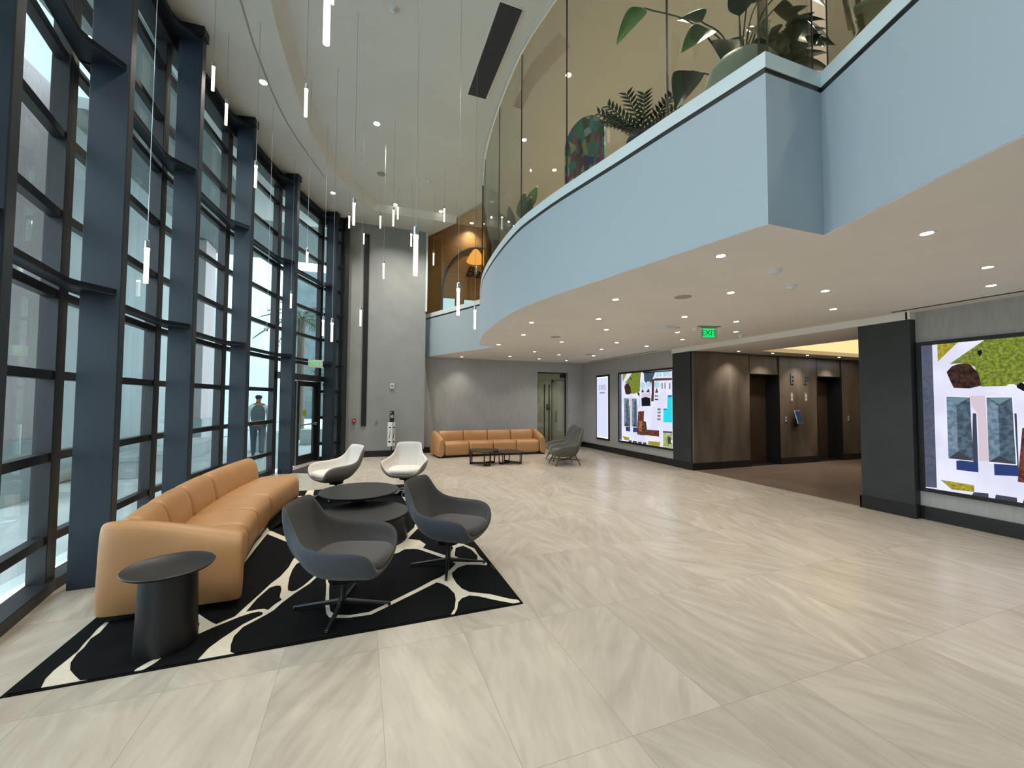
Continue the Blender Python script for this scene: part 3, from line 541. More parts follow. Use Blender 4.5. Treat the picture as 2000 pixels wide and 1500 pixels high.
# entrance door leaf in the last full bay
dr_ = sroot('door_1')
def dpt(s, off=0.0): return (DA[0] + Dt[0] * s + Dn[0] * off, DA[1] + Dt[1] * s + Dn[1] * off)
m = MB()
for s0, s1 in ((.80, .90), (1.50, 1.68)): m.obox(dpt((s0 + s1) / 2, .05), Dt, s1 - s0, .05, .02, 1.91)
m.obox(dpt(1.2, .05), Dt, .6, .05, .02, .22); m.obox(dpt(1.2, .05), Dt, .6, .05, 1.80, 1.91)
m.build('leaf_frame', M_BLACK, dr_, bevel=.003)
m = MB().obox(dpt(1.2, .05), Dt, .6, .012, .22, 1.80); m.build('pane', M_GLASSW, dr_)
m = MB().obox(dpt(.785, .05), Dt, .028, .06, .02, 1.91); m.build('edge_strip', M_SILVER, dr_)
m = MB().tube([dpt(.88, .11) + (.92,), dpt(1.55, .11) + (.92,)], .016, 10); m.obox(dpt(.87, .09), Dt, .05, .06, .89, .95); m.obox(dpt(1.56, .09), Dt, .05, .06, .89, .95)
m.build('push_bar', M_SILVER, dr_, smooth=True)
m = MB(); c_ = dpt(1.13, .058); X_ = Vector((Dt[0], Dt[1], 0)); vs = [tuple(Vector((c_[0], c_[1], 1.18)) + X_ * .075 * math.cos(a) + Vector((0, 0, 1)) * .075 * math.sin(a)) for a in [math.pi * 2 * i / 24 for i in range(24)]]
m.add(vs, [tuple(range(24))]); m.build('round_sticker', mat('yellow_green_sticker', '8b8a22', .5), dr_, solid=.002)
m = MB().obox(dpt(1.23, .10), Dt, .9, .12, 1.94, 2.05); m.build('door_operator', M_BLACK, dr_, bevel=.004)

# doorway in the far wall: glass door pair with tall pulls, corridor beyond
d2 = sroot('door_2')
MB().box(5.19, 11.88, 0, 5.205, 11.92, 2.4).box(6.255, 11.86, 0, 6.27, 11.93, 2.4).box(5.19, 11.88, 2.37, 6.27, 11.92, 2.4).build('frame', M_BLACK, d2)
MB().box(5.21, 11.90, .02, 5.598, 11.912, 2.36).box(5.602, 11.90, .02, 6.25, 11.912, 2.36).build('pane', M_GLASS, d2)
MB().box(6.1, 11.86, 2.24, 6.26, 11.95, 2.36).build('closer', M_BLACK, d2)
for x in (5.50, 5.66):
    h_ = MB().tube([(x, 11.84, .18), (x, 11.84, 2.02)], .013, 8).tube([(x + .045, 11.97, .18), (x + .045, 11.97, 2.02)], .013, 8)
    for z in (.35, 1.88): h_.tube([(x, 11.84, z), (x + .045, 11.97, z)], .01, 6)
    h_.build('pull_handle', M_BLACK, d2, smooth=True)
d3 = sroot('door_3')
MB().box(6.35, 13.06, 0, 6.42, 13.1, 2.22).box(7.12, 13.06, 0, 7.2, 13.1, 2.22).box(6.35, 13.06, 2.16, 7.2, 13.1, 2.22).build('frame', M_BEIGED, d3)
MB().box(6.42, 13.075, .01, 7.12, 13.1, 2.16).build('leaf', mat('beige_door_leaf', 'a19880', .5), d3)
MB().tube([(6.50, 13.03, .72), (6.50, 13.03, 1.12)], .012, 8).build('handle', M_BLACK, d3, smooth=True)
# elevator doors (two leaves each)
for i, (x0, x1) in enumerate(((8.545, 9.483), (10.875, 11.783))):
    e = sroot('door_%d' % (4 + i)); xm = x0 + .36
    MB().box(x0, 7.33, .01, xm - .002, 7.36, 2.155).build('leaf', M_ELEV, e); MB().box(xm + .002, 7.345, .01, x1, 7.375, 2.155).build('leaf', M_ELEV, e)
    MB().box(x0, 7.02, .0, x1, 7.34, .008).build('sill', M_BLACK, e)
# black recessed strip on the far left wall
struct('trim_7', MB().prism([(-.0, 11.27), (.125, 11.265), (.125, 11.305), (-.0, 11.31)], .81, 5.87), M_BLACK)
# slot diffusers
struct('trim_8', MB().box(6.62, -1.0, H_LOW - .006, 6.655, 3.3, H_LOW + .002), M_BLACK)
struct('trim_9', MB().box(6.62, 7.9, H_LOW - .006, 6.65, 10.9, H_LOW + .002), M_GRILLE)

# ================================================================== OUTSIDE
struct('plaza_paving', MB().prism([(-30, -12), (-2.45, -12), (-2.45, 1), (-2.75, 4.3), (-2.75, 7), (-1.9, 9.8), (-.9, 11.9), (-.6, 12.2), (8, 30), (14, 60), (-30, 60)], -.12, -.03), M_PAVE)
struct('canopy', MB().box(-3.9, -6, 6.5, -2.45, 9.0, 6.7).box(-5.0, 9.0, 6.5, -1.9, 16.5, 6.7).box(-1.9, 12.1, 6.5, 4, 16.5, 6.7), M_SOFFIT)
o_ = MB().box(-6.2, 9.6, 0, -5.0, 33, 12); 
struct('building_facade', o_, M_CONCW)
for (x, y, s, lb) in ((-5.2, 8.3, 1.0, 'pink granite pier outside the nearest window bays'), (-5.1, 15.6, .9, 'pink granite pier outside beyond the middle window bays')):
    t_ = thing('granite_pier', lb, 'pier', (x, y, -.03), 0, 'granite piers outside')
    MB().box(-s / 2, -s / 2, 0, s / 2, s / 2, 6.5).build('shaft', M_GRAN, t_, bevel=.01)
    MB().box(-s / 2 - .05, -s / 2 - .05, 0, s / 2 + .05, s / 2 + .05, .9).build('plinth', M_CONC, t_, bevel=.01)
struct('canopy_beam', MB().box(-5.4, 2, 2.55, -5.1, 7.8, 2.8), M_CONC)
for (x0, y0, x1, y1, z, lb) in ((-4.6, 9.8, -4.0, 14.0, .42, 'long pale concrete bench ledge outside the middle window bays'), (-1.9, 15.2, -.9, 15.8, .5, 'low concrete block outside the entrance door'), (-2.95, 13.6, -2.35, 14.2, .55, 'small concrete block beyond the person outside')):
    m = MB().box(0, 0, 0, x1 - x0, y1 - y0, z); m.box(.04, -.03, z - .09, x1 - x0 + .03, y1 - y0, z - .06)
    o = m.build('concrete_bench', M_CONC, bevel=.01); o.location = (x0 * S, y0 * S, -.03 * S); tagit(o, lb, 'bench')

# ================================================================== FURNITURE
def offset2(pr, d):
    n = len(pr); out = []
    ar = sum(pr[i][0] * pr[(i + 1) % n][1] - pr[(i + 1) % n][0] * pr[i][1] for i in range(n)); sg = 1 if ar > 0 else -1
    for i in range(n):
        p0, p1, p2 = pr[i - 1], pr[i], pr[(i + 1) % n]
        v = Vector((p2[0] - p0[0], p2[1] - p0[1])).normalized(); nrm = Vector((-v.y, v.x)) * sg
        out.append((p1[0] + nrm.x * d, max(.012, p1[1] + nrm.y * d)))
    return out
SEAT_P = [(.02, .012), (.0, .12), (.0, .22), (.0, .31), (.025, .375), (.09, .402), (.22, .408), (.38, .402), (.52, .392), (.57, .36), (.58, .2), (.58, .012)]
BACK_P = [(.53, .012), (.535, .25), (.54, .39), (.555, .50), (.58, .585), (.62, .64), (.67, .662), (.72, .65), (.765, .60), (.79, .50), (.80, .35), (.80, .2), (.80, .012)]
def sofa(label, group, loc, rotz, Rf, ymods, arm0, arm1, splay=0.0):
    root = thing('curved_sofa', label, 'sofa', loc, rotz, group)
    def pt(y, d, z):
        a = y / (Rf + .3); r = Rf + d
        return (Rf + .4 - r * math.cos(a), r * math.sin(a), z)
    def sweep(pr, y0, y1, name):
        L = y1 - y0; st = [(0, .035), (.012, .014), (.04, 0)]
        rings = []
        for dy, ins in st: rings.append([pt(y0 + dy, d, z) for d, z in offset2(pr, ins)])
        for i in range(1, 6): rings.append([pt(y0 + .04 + (L - .08) * i / 6, d, z) for d, z in pr])
        for dy, ins in st[::-1]: rings.append([pt(y1 - dy, d, z) for d, z in offset2(pr, ins)])
        return MB().loft(rings).build(name, M_LEATHER, root, smooth=True, sub=1, angle=80)
    for a, b in zip(ymods, ymods[1:]):
        sweep(SEAT_P, a + .002, b - .002, 'seat_cushion'); sweep(BACK_P, a + .002, b - .002, 'backrest')
    for side, on in ((-1, arm0), (1, arm1)):
        if not on: continue
        ye = ymods[0] if side < 0 else ymods[-1]; W = .20
        rings = []
        ds = [(-.015, .03), (-.008, .012), (.02, 0), (.15, 0), (.3, 0), (.45, 0), (.6, 0), (.7, 0), (.77, .0), (.80, .012), (.812, .035)]
        for d, ins in ds:
            t = max(0, min(1, d / .8)); H = .50 + .158 * min(1, t * 1.25) ** .9
            pr = [(0, .012), (0, .25), (0, H - .10), (.02, H - .035), (.055, H - .003), (.095, H), (.135, H - .02), (.163, H - .07), (.178, H - .16), (W, .25), (W + .02, .012)]
            pr = [(y * (1 + splay * (.75 - .95 * t)), z) for y, z in pr]
            rings.append([pt(ye + side * y, d, z) for y, z in offset2(pr, ins)])
        MB().loft(rings).build('arm', M_LEATHER, root, smooth=True, sub=1, angle=80)
    y0, y1 = ymods[0] - (.12 if arm0 else -.03), ymods[-1] + (.17 if arm1 else -.03)
    rings = [[pt(y0 + (y1 - y0) * i / 10, d, z) for d, z in ((.05, 0), (.05, .03), (.75, .03), (.75, 0))] for i in range(11)]
    MB().loft(rings).build('plinth', M_LEATHERD, root)
    return root
sofa('long curved tan leather sofa with one arm, along the windows on the rug', None, (-1.36, 5.1, 0.011), 0, 8.3, [-1.36, -.86, -.28, .36, 1.64], True, False, 1.0)
sofa('four-seat tan leather sofa with two arms against the far grey wall', None, (3.38, 10.93, 0), R_(-90), 16.0, [-1.36, -.68, 0, .68, 1.36], True, True)

def swivel_chair(label, loc, rotz, inner, outer, cushm, group, legs=-14):
    """bucket lounge chair facing local +x on a four-star base"""
    root = thing('swivel_lounge_chair', label, 'chair', loc, rotz, group)
    # rim control points (x forward, y left, z)
    half = [(.33, 0, .315), (.325, .12, .318), (.32, .225, .342), (.315, .29, .415), (.27, .335, .475), (.17, .365, .50), (.04, .365, .505), (-.08, .345, .515), (-.18, .30, .54), (-.25, .245, .60), (-.30, .222, .68), (-.34, .21, .735), (-.362, .165, .757), (-.37, 0, .762)]
    ctrl = half + [(x, -y, z) for x, y, z in half[-2:0:-1]]
    rim = cat_rom(ctrl, 2, True)
    n = len(rim)
    def shell(s, t):
        """s: 0 bottom centre .. 1 rim ; t: inward offset"""
        ring = []
        for x, y, z in rim:
            zb = .235
            fz = 0.16 * s + .84 * s ** 2.1
            k = 1 - (1 - s) ** 1.9
            bx, by = .02, 0
            px = bx + (x - bx) * k; py = by + (y - by) * k; pz = zb + (z - zb) * fz
            l = math.hypot(px - bx, py - by) or 1
            px -= (px - bx) / l * t * min(1, k * 2); py -= (py - by) / l * t * min(1, k * 2); pz += t * (1 - s) * .9
            ring.append((px, py, pz))
        return ring
    ss = [.06, .2, .35, .5, .65, .8, .92, 1.0]
    MB().loft([shell(s, 0) for s in ss] + [[(a[0] * .5 + b[0] * .5, a[1] * .5 + b[1] * .5, a[2] + .012) for a, b in zip(shell(1, 0), shell(1, .022))]], cap1=False).build('outer_shell', outer, root, smooth=True, sub=1, angle=80)
    MB().loft([[(a[0] * .5 + b[0] * .5, a[1] * .5 + b[1] * .5, a[2] + .012) for a, b in zip(shell(1, 0), shell(1, .022))]] + [shell(s, .03) for s in (.985, .92, .8, .65, .5, .35, .2, .06)], cap0=False).build('inner_shell', inner, root, smooth=True, sub=1, angle=80)
    # cushion
    out = []
    for i in range(28):
        a = 2 * math.pi * i / 28; c, s_ = math.cos(a), math.sin(a); e = 3.6
        out.append((.065 + (abs(c) ** (2 / e)) * (1 if c > 0 else -1) * .268, (abs(s_) ** (2 / e)) * (1 if s_ > 0 else -1) * .25))
    rings = []
    for k, z in ((.80, .325), (.95, .33), (1.0, .35), (1.0, .372), (.96, .392), (.85, .402), (.5, .408), (.05, .41)):
        rings.append([(.05 + (x - .05) * k, y * k, z) for x, y in out])
    MB().loft(rings).build('seat_cushion', cushm, root, smooth=True, angle=80)
    MB().lathe([(.10, .20), (.11, .245), (.03, .25)], 20).build('seat_plate', M_DARKMETAL, root, smooth=True)
    MB().lathe([(.03, .035), (.027, .06), (.022, .07), (.022, .21)], 16).build('column', M_DARKMETAL, root, smooth=True)
    for q in range(4):
        a = R_(legs + 90 * q) - rotz
        p0 = (.02 * math.cos(a), .02 * math.sin(a), .045); p1 = (.34 * math.cos(a), .34 * math.sin(a), .016)
        m = MB().bar(p0, p1, .034, .03, w2=.02, h2=.012); m.disc((p1[0] * .97, p1[1] * .97, 0), .012, .012, 10)
        m.build('leg', M_CHROME if inner is M_WHFAB else M_LEGMETAL, root, bevel=.003)
    return root
G_DK = 'charcoal swivel chairs around the low tables'; G_WH = 'off-white swivel chairs around the low tables'
swivel_chair('dark grey swivel bucket chair nearest the camera, left of its twin', (-.10, 3.24, .011), R_(-20), M_DKFAB, M_DKFAB2, M_DKFAB, G_DK)
swivel_chair('dark grey fabric swivel bucket chair at the right edge of the rug', (.77, 3.74, .011), R_(-38), M_DKFAB, M_DKFAB2, M_DKFAB, G_DK)
swivel_chair('off-white swivel bucket chair beside the far end of the tan window sofa', (-.34, 6.86, .011), R_(209), M_WHFAB, M_WHFAB2, M_WHFAB, G_WH)
swivel_chair('off-white swivel bucket chair in front of the sign stand, facing the camera', (.70, 6.90, .011), R_(254), M_WHFAB, M_WHFAB2, M_WHFAB, G_WH)

# low nesting tables
def drum_table(label, loc, r, h, br):
    t = thing('round_coffee_table', label, 'table', loc, 0, 'black round tables on the rug')
    MB().lathe([(r - .02, h - .03), (r - .003, h - .018), (r, h - .006), (r - .006, h)], 64).build('tabletop', M_TABLETOP, t, smooth=True)
    MB().lathe([(br + .03, 0), (br, h * .5), (br - .01, h - .03)], 48).build('drum_base', M_BLACK, t, smooth=True)
drum_table('higher round black coffee table in front of the off-white chairs', (.0, 5.33, .011), .46, .40, .10)
drum_table('lower wide round black coffee table tucked partly under the higher table', (.06, 4.72, .011), .46, .29, .42)
t = thing('side_table', 'small round black side table with a tray top, in front of the tan sofa arm', 'table', (-1.09, 3.12, .011))
MB().lathe([(.05, .452), (.19, .452), (.222, .462), (.232, .476), (.228, .480), (.205, .464), (.0, .463)], 56).build('tray_top', M_TABLETOP, t, smooth=True)
MB().lathe([(.155, 0), (.155, .01), (.148, .25), (.143, .452), (.05, .452)], 48).build('pedestal', M_BLACK, t, smooth=True)

# far coffee tables: soft triangular tops on bar frames
def tri_table(label, loc, r, h, rotz):
    t = thing('bar_frame_coffee_table', label, 'table', loc, rotz, 'dark low tables by the far sofa')
    pts = []
    for i in range(48):
        a = 2 * math.pi * i / 48; rr = r * (1 + .09 * math.cos(3 * a)); pts.append((rr * math.cos(a), rr * math.sin(a)))
    MB().prism(pts, h - .022, h).build('tabletop', M_ESPRESSO, t, smooth=True, bevel=.006)
    fl = []
    for q in range(3):
        a = R_(120 * q + 15)
        for da in (-.22, .22):
            x, y = (r * .86) * math.cos(a + da), (r * .86) * math.sin(a + da)
            MB().bar((x, y, 0), (x * 1.02, y * 1.02, h - .022), .022, .022).build('leg', M_DARKMETAL, t)
        x, y = r * .84 * math.cos(a), r * .84 * math.sin(a)
        MB().bar((0, 0, .035), (x, y, .02), .03, .04).bar((r * .86 * math.cos(a - .22), r * .86 * math.sin(a - .22), .02), (r * .86 * math.cos(a + .22), r * .86 * math.sin(a + .22), .02), .022, .04).build('foot_rail', M_DARKMETAL, t)
tri_table('dark wood bar-legged table before the far sofa, left and higher of the pair', (2.72, 9.25, 0), .36, .335, .25)
tri_table('dark wood bar-legged table before the far sofa, right and lower of the pair', (3.36, 9.22, 0), .33, .285, 1.2)

# wing-back chairs at the far right of the seating
def wing_chair(label, loc, rotz):
    t = thing('wing_lounge_chair', label, 'chair', loc, rotz, 'grey wing chairs by the far sofa')
    # faces local +x ; outline ring stations from front lip to back top
    prof = [(.36, .30, .20, .24), (.30, .315, .30, .235), (.10, .33, .43, .20), (-.10, .33, .46, .18), (-.22, .325, .50, .17)]
    rim = [(.37, 0, .31), (.365, .17, .315), (.34, .28, .35), (.22, .33, .44), (.05, .34, .465), (-.05, .34, .475), (-.17, .335, .49), (-.235, .31, .60), (-.29, .285, .72), (-.34, .245, .82), (-.385, .18, .875), (-.405, .09, .89), (-.41, 0, .895)]
    rim = cat_rom(rim + [(x, -y, z) for x, y, z in rim[-2:0:-1]], 2, True)
    def sh(s, tk):
        out = []
        for x, y, z in rim:
            k = .58 + .42 * (1 - max(0, 1 - s) ** 1.7) if s > 0 else .58
            px = .02 + (x - .02) * k; py = y * k; pz = .19 + (z - .19) * s ** 1.1
            l = math.hypot(px, py) or 1
            out.append((px - px / l * tk, py - py / l * tk, pz + tk * (1 - s)))
        return out
    MB().loft([sh(s, 0) for s in (0, .15, .35, .55, .75, .9, 1)] + [sh(1.01, .02)] + [sh(s, .045) for s in (.97, .8, .6, .4, .3)]).build('shell', M_GREYFAB, t, smooth=True, sub=1, angle=80)
    rings = []
    for k, z in ((.85, .26), (1, .29), (1, .34), (.93, .365), (.6, .372), (.05, .374)):
        rings.append([(.07 + .27 * k * math.cos(a), .25 * k * math.sin(a), z) for a in [2 * math.pi * i / 24 for i in range(24)]])
    MB().loft(rings).build('seat_cushion', M_GREYFAB, t, smooth=True, angle=80)
    for sx, sy in ((1, 1), (1, -1), (-1, 1), (-1, -1)):
        a = (.22 if sx > 0 else -.16, .20 * sy, .24); b = (.33 if sx > 0 else -.27, .27 * sy, 0)
        MB().tube([a, b], [.02, .011], 10).build('leg', M_WALNUT, t, smooth=True)
    MB().bar((.265, .23, .13), (-.26, -.235, .13), .03, .02).bar((.265, -.23, .13), (-.26, .235, .13), .03, .02).build('stretcher', M_WALNUT, t)
wing_chair('grey wing-back lounge chair on splayed walnut legs, nearer of the pair', (4.55, 8.62, 0), R_(172))
wing_chair('grey wing-back lounge chair on walnut legs, half hidden behind its twin beside the far doorway', (4.80, 9.30, 0), R_(174))

# rug with an irregular cell pattern
t = thing('area_rug', 'black rug with cream branching lines under the window seating group', 'rug', (0, 0, 0))
MB().box(-1.68, 2.865, 0, 1.16, 7.5, .006).build('rug_base', M_RUGB, t)
MB().box(-1.662, 2.883, .006, 1.142, 7.482, .0085).build('cream_lines', M_RUGW, t)
m = MB()
for c in RUG_CELLS:
    n = len(c); m.add([(x, y, .0085) for x, y in c] + [(x, y, .0105) for x, y in c], [tuple(range(n, 2 * n))] + [(i, (i + 1) % n, n + (i + 1) % n, n + i) for i in range(n)])
m.build('black_cells', M_RUGB, t)
tagit(MB().prism([(-1.40, 9.40), (-.72, 9.12), (-.42, 10.55), (-.95, 10.75)], 0, .008).build('door_mat', mat('dark_grey_mat', '2c2a29', .95, bump=.2)), 'dark grey entrance mat inside the glass entry door', 'mat')

# ================================================================== LAMPS
PL = ['tube pendant low in front of the window fin nearest the camera', 'topmost tube pendant beside the second large fin, leftmost against the ceiling', 'tube pendant high beside the third fin, second from left near the ceiling',
 'tube pendant in front of the curved ceiling step, upper middle', 'large tube pendant cut by the top edge of the photo', 'small tube pendant end at the top edge, just behind the large one', 'glowing tube pendant against the top of the fourth fin',
 'bright tube pendant left of centre just below the ceiling step', 'thin far tube pendant just left of the bright one near the ceiling end', 'small far tube pendant in front of the ceiling end, left of centre', 'dim white tube pendant, left of a close pair near a ceiling downlight', 'small tube pendant, right of a close pair near a ceiling downlight',
 'tube pendant high beside the balcony glass near the far ceiling corner', 'largest full tube pendant, hanging in the middle of the atrium', 'thin far tube pendant just left of the largest one', 'tiny tube pendant at the top of the black wall strip', 'tube pendant in front of the grey wall, right of the black strip',
 'small tube pendant in front of the upper wood wall', 'long tube pendant below the wood wall, in front of the balcony sill', 'tube pendant lowest beside the pale blue balcony curve', 'tube pendant in front of the window bay left of the entry door', 'tube pendant against the fin left of the entry door',
 'left tube pendant of the pair above the exit sign of the entry door', 'right tube pendant of the pair near the entry door fin', 'tube pendant beside the lower part of the black wall strip', 'tube pendant low in front of the middle window bay']
def drop_side(x, y):
    # is (x, y) under the dropped band?
    best = min(DROPS, key=lambda p: (p[0] - x) ** 2 + (p[1] - y) ** 2)
    return x < best[0] or y > 10.42
def pendant(x, y, zb, label, proto=None):
    zt = H_DROP if drop_side(x, y) else H_HIGH
    t = thing('tube_pendant', label, 'pendant lamp', (x, y, zb), 0, 'glowing tube pendants of the atrium')
    MB().tube([(0, 0, .335), (0, 0, zt - zb)], .0022, 5).build('cable', M_SILVER, t)
    MB().lathe([(.0165, .27), (.017, .275), (.017, .325), (.008, .335)], 16).build('cap', M_SILVER, t, smooth=True)
    MB().lathe([(.0155, .245), (.0155, .27)], 16).build('led_head', E_TUBETOP, t, smooth=True)
    MB().lathe([(.0145, .004), (.0155, .0), (.0155, .01), (.0155, .245)], 16).build('glass_tube', E_TUBE, t, smooth=True)
    MB().disc((0, 0, zt - zb - .004), .02, .004, 12).build('canopy', M_WHITE, t)
    return t
for (x, y, z), lb in zip(PENDANTS, PL): pendant(x, y, z, lb)

def downlight(x, y, z, label, group, watts, r=.035, tilt=110):
    t = thing('downlight', label, 'ceiling light', (x, y, z), 0, group)
    MB().lathe([(r, -.001), (r + .014, -.004), (r + .016, .0), (r, .002)], 20).build('trim_ring', M_WHITE, t, smooth=True)
    MB().disc((0, 0, -.002), r, .002, 20).build('lens', E_DOWN, t)
    spot(t, (0, 0, -.012), watts, tilt)
    return t
LL = ['nearest low-ceiling downlight, large, at the upper right near the balcony edge', 'low-ceiling downlight just below the balcony corner', 'upper of two downlights close to the right edge of the photo', 'lower of two downlights close to the right edge, by the black slot', 'upper downlight of the pair above the lobby opening', 'lower downlight of the pair above the lobby opening',
 'downlight just above right of the exit sign, beside the flat ceiling disc', 'downlight closest to the blue fascia at mid curve', 'upper of three downlights stepping down below mid curve', 'middle of three downlights stepping down below mid curve', 'lowest of three downlights stepping down below mid curve', 'downlight alone near the left tip of the blue fascia, left of the others',
 'downlight left of the exit sign and above the air diffuser', 'downlight just above the small dome camera right of the exit sign', 'downlight touching the small dome camera right of the exit sign', 'downlight right below the air diffuser', 'downlight left of the exit sign, lowest of its row', 'downlight above the ceiling speaker near the fascia tip',
 'downlight midway above the left aerial screen', 'downlight above the left portrait display, nearer the camera', 'downlight above the left portrait display, nearer the wall', 'downlight in the middle of the ceiling, below right of a ceiling speaker', 'leftmost large downlight under the fascia tip', 'downlight above the right end of the far sofa, front row',
 'downlight above the wing chairs, middle row', 'downlight above the far doorway, back row', 'downlight in the far right ceiling corner', 'downlight above the middle of the far sofa, back row', 'leftmost back-row downlight above the left end of the far sofa']
for (x, y), lb in zip(LOW_LIGHTS, LL): downlight(x, y, H_LOW, lb, 'downlights in the low ceiling', SPOT_LOW)
for (x, y), w_ in zip(LOBBY_LIGHTS, ('leftmost', 'second from left', 'third from left', 'rightmost')): downlight(x, y, 2.63, w_ + ' of the four small downlights in the elevator lobby ceiling', 'downlights in the elevator lobby', SPOT_LOBBY, .026)
for (x, y, z), lb in zip(HIGH_LIGHTS, ('tall-ceiling downlight in the centre beside the vent grille', 'tall-ceiling downlight behind the close pair of small pendants', 'tall-ceiling downlight beside the balcony glass', 'tall-ceiling downlight in the window-side band, nearest the camera', 'tall-ceiling downlight in the window-side band, farther away')): downlight(x, y, z, lb, 'downlights in the tall ceiling', SPOT_HIGH, .05, 120)
for (x, y, q) in ((.6, 2.2, 'above the camera'), (-1.45, 2.6, 'above the side table'), (.6, -.8, 'behind the camera'), (-1.1, -1.2, 'by the windows behind the camera')): downlight(x, y, H_HIGH if x > 0 else H_DROP, 'tall-ceiling downlight outside the frame, ' + q, 'unseen downlights of the tall ceiling', SPOT_HIGH * .7, .05, 120)
for (x, y, q) in ((4.0, -1.0, 'second row left'), (5.6, -1.0, 'second row right'), (4.0, -3.0, 'back row left'), (5.6, -3.0, 'back row right'), (4.6, .6, 'front row')): downlight(x, y, H_LOW, 'low-ceiling downlight outside the frame behind the camera, ' + q, 'unseen downlights of the low ceiling', SPOT_LOW)
for (x, y), lb in zip(UP_LIGHTS, ('upper-floor downlight behind the balcony glass, highest in the photo', 'upper-floor downlight at the glass joint, middle height', 'upper-floor downlight left of the painted board', 'upper-floor downlight above the oak wall')): downlight(x, y, H_UP, lb, 'downlights of the upper floor', SPOT_UP * (.25 if y > 11 else 1), .045, 120)

for (x, y, q) in ((4.2, 1.2, 'above the rope chair'), (5.0, 4.0, 'in the middle'), (5.2, 9.5, 'far end'), (3.6, -1.5, 'near end'), (3.1, 3.1, 'above the balcony plants')): downlight(x, y, H_UP, 'added upper-floor fill light outside the frame, ' + q, 'added unseen fill lights of the upper floor', SPOT_UP, .045, 120)  # unseen lamps added to brighten the upper floor

downlight(6.3, 12.5, 2.5, 'added unseen fill light in the corridor behind the glass door', 'added corridor fill light', 70)  # unseen lamp added to lift the dark corridor behind the glass

# ceiling devices
def ceil_dev(kind, x, y, z, label, cat):
    if kind == 'speaker': o = MB().lathe([(.0, -.004), (.085, -.004), (.095, -.002), (.098, .0)], 28, (0, 0, 0)).build('ceiling_speaker', M_SPK, smooth=True)
    elif kind == 'smoke': o = MB().lathe([(.0, -.04), (.03, -.038), (.042, -.022), (.055, -.014), (.06, 0)], 24).build('smoke_detector', M_WHITE, smooth=True)
    elif kind == 'camera': o = MB().lathe([(.0, -.07), (.025, -.062), (.035, -.04), (.035, -.02), (.05, -.015), (.052, 0)], 24).build('dome_camera', M_WHITE, smooth=True)
    elif kind == 'sprinkler': o = MB().lathe([(.0, -.006), (.025, -.006), (.03, 0)], 18).build('sprinkler_cover', M_WHITE, smooth=True)
    else: o = MB().box(-.14, -.14, -.02, .14, .14, 0).box(-.11, -.11, -.028, .11, .11, -.02, 0).build('air_diffuser', M_WHITE, bevel=.004)
    o.location = (x * S, y * S, z * S); return tagit(o, label, cat)
KD = [('speaker', 'round ceiling speaker in the low ceiling, nearest one', 'speaker'), ('speaker', 'round ceiling speaker near the fascia tip', 'speaker'), ('speaker', 'round ceiling speaker above the left portrait display', 'speaker'), ('sprinkler', 'small flat disc beside the nearest ceiling speaker', 'sprinkler'),
 ('smoke', 'larger smoke detector below the balcony corner', 'smoke detector'), ('smoke', 'smaller smoke detector, farther from the balcony corner', 'smoke detector'), ('smoke', 'smoke detector just left of the exit sign', 'smoke detector'), ('camera', 'white dome camera just right of the ceiling exit sign', 'camera'), ('diffuser', 'square air diffuser in the low ceiling left of the exit sign', 'air vent')]
for (x, y), (k, lb, c) in zip(DISCS_LOW, KD): ceil_dev(k, x, y, H_LOW, lb, c)
for (x, y), (k, lb, c) in zip(DISCS_HIGH, [('speaker', 'round speaker in the tall ceiling', 'speaker'), ('smoke', 'smoke detector in the tall ceiling near the largest pendant cable', 'smoke detector'), ('camera', 'dome camera in the tall ceiling at the top edge of the photo', 'camera')]): ceil_dev(k, x, y, H_HIGH, lb, c)
t = thing('ceiling_vent', 'long dark rectangular vent grille in the tall ceiling', 'air vent', (1.615, 5.26, H_HIGH))
MB().box(-.165, -.81, -.008, .165, .81, 0).build('frame', M_CEIL, t); MB().box(-.145, -.79, -.010, .145, .79, -.008).build('grille', mat('vent_backing', '303236', .7), t)
m = MB()
for i in range(22): m.box(-.14 + i * .0133, -.785, -.016, -.136 + i * .0133, .785, -.010)
m.build('slats', M_GRILLE, t)

# exit signs
def exit_sign(label, loc, rotz, w=.27, hh=.17):
    t = thing('exit_sign', label, 'exit sign', loc, rotz, 'green exit signs')
    MB().box(-w / 2, -.003, -hh - .03, w / 2, .003, -.03).build('glass_plate', M_GLASS, t)
    MB().box(-w / 2 + .035, -.006, -hh - .01, w / 2 - .035, -.0032, -.04).build('green_panel', E_EXIT, t)
    text('exit_lettering', 'EXIT', .125, E_EXITL, t, basis((0, -.0075, -hh / 2 - .027), (1, 0, 0), (0, 0, 1)))
    MB().box(-w / 2 - .05, -.03, -.012, w / 2 + .05, .03, 0).box(-w / 2, -.01, -.03, w / 2, .01, -.012).build('mount', M_SILVER, t)
exit_sign('green EXIT sign hanging from the low ceiling before the elevator lobby', (5.22, 5.0, H_LOW), R_(-16))
t = thing('exit_sign', 'small green EXIT sign box mounted above the glass entry door', 'exit sign', (-1.0, 10.24, 2.31), R_(8), 'green exit signs')
MB().box(-.15, -.02, -.09, .15, .02, .09).build('housing', M_WHITE, t); MB().box(-.12, -.024, -.07, .12, -.02, .07).build('green_panel', mat('pale_green_panel', 'c9e8cf', .4), t)
text('exit_lettering', 'EXIT', .12, E_EXIT, t, basis((0, -.026, 0), (1, 0, 0), (0, 0, 1)))

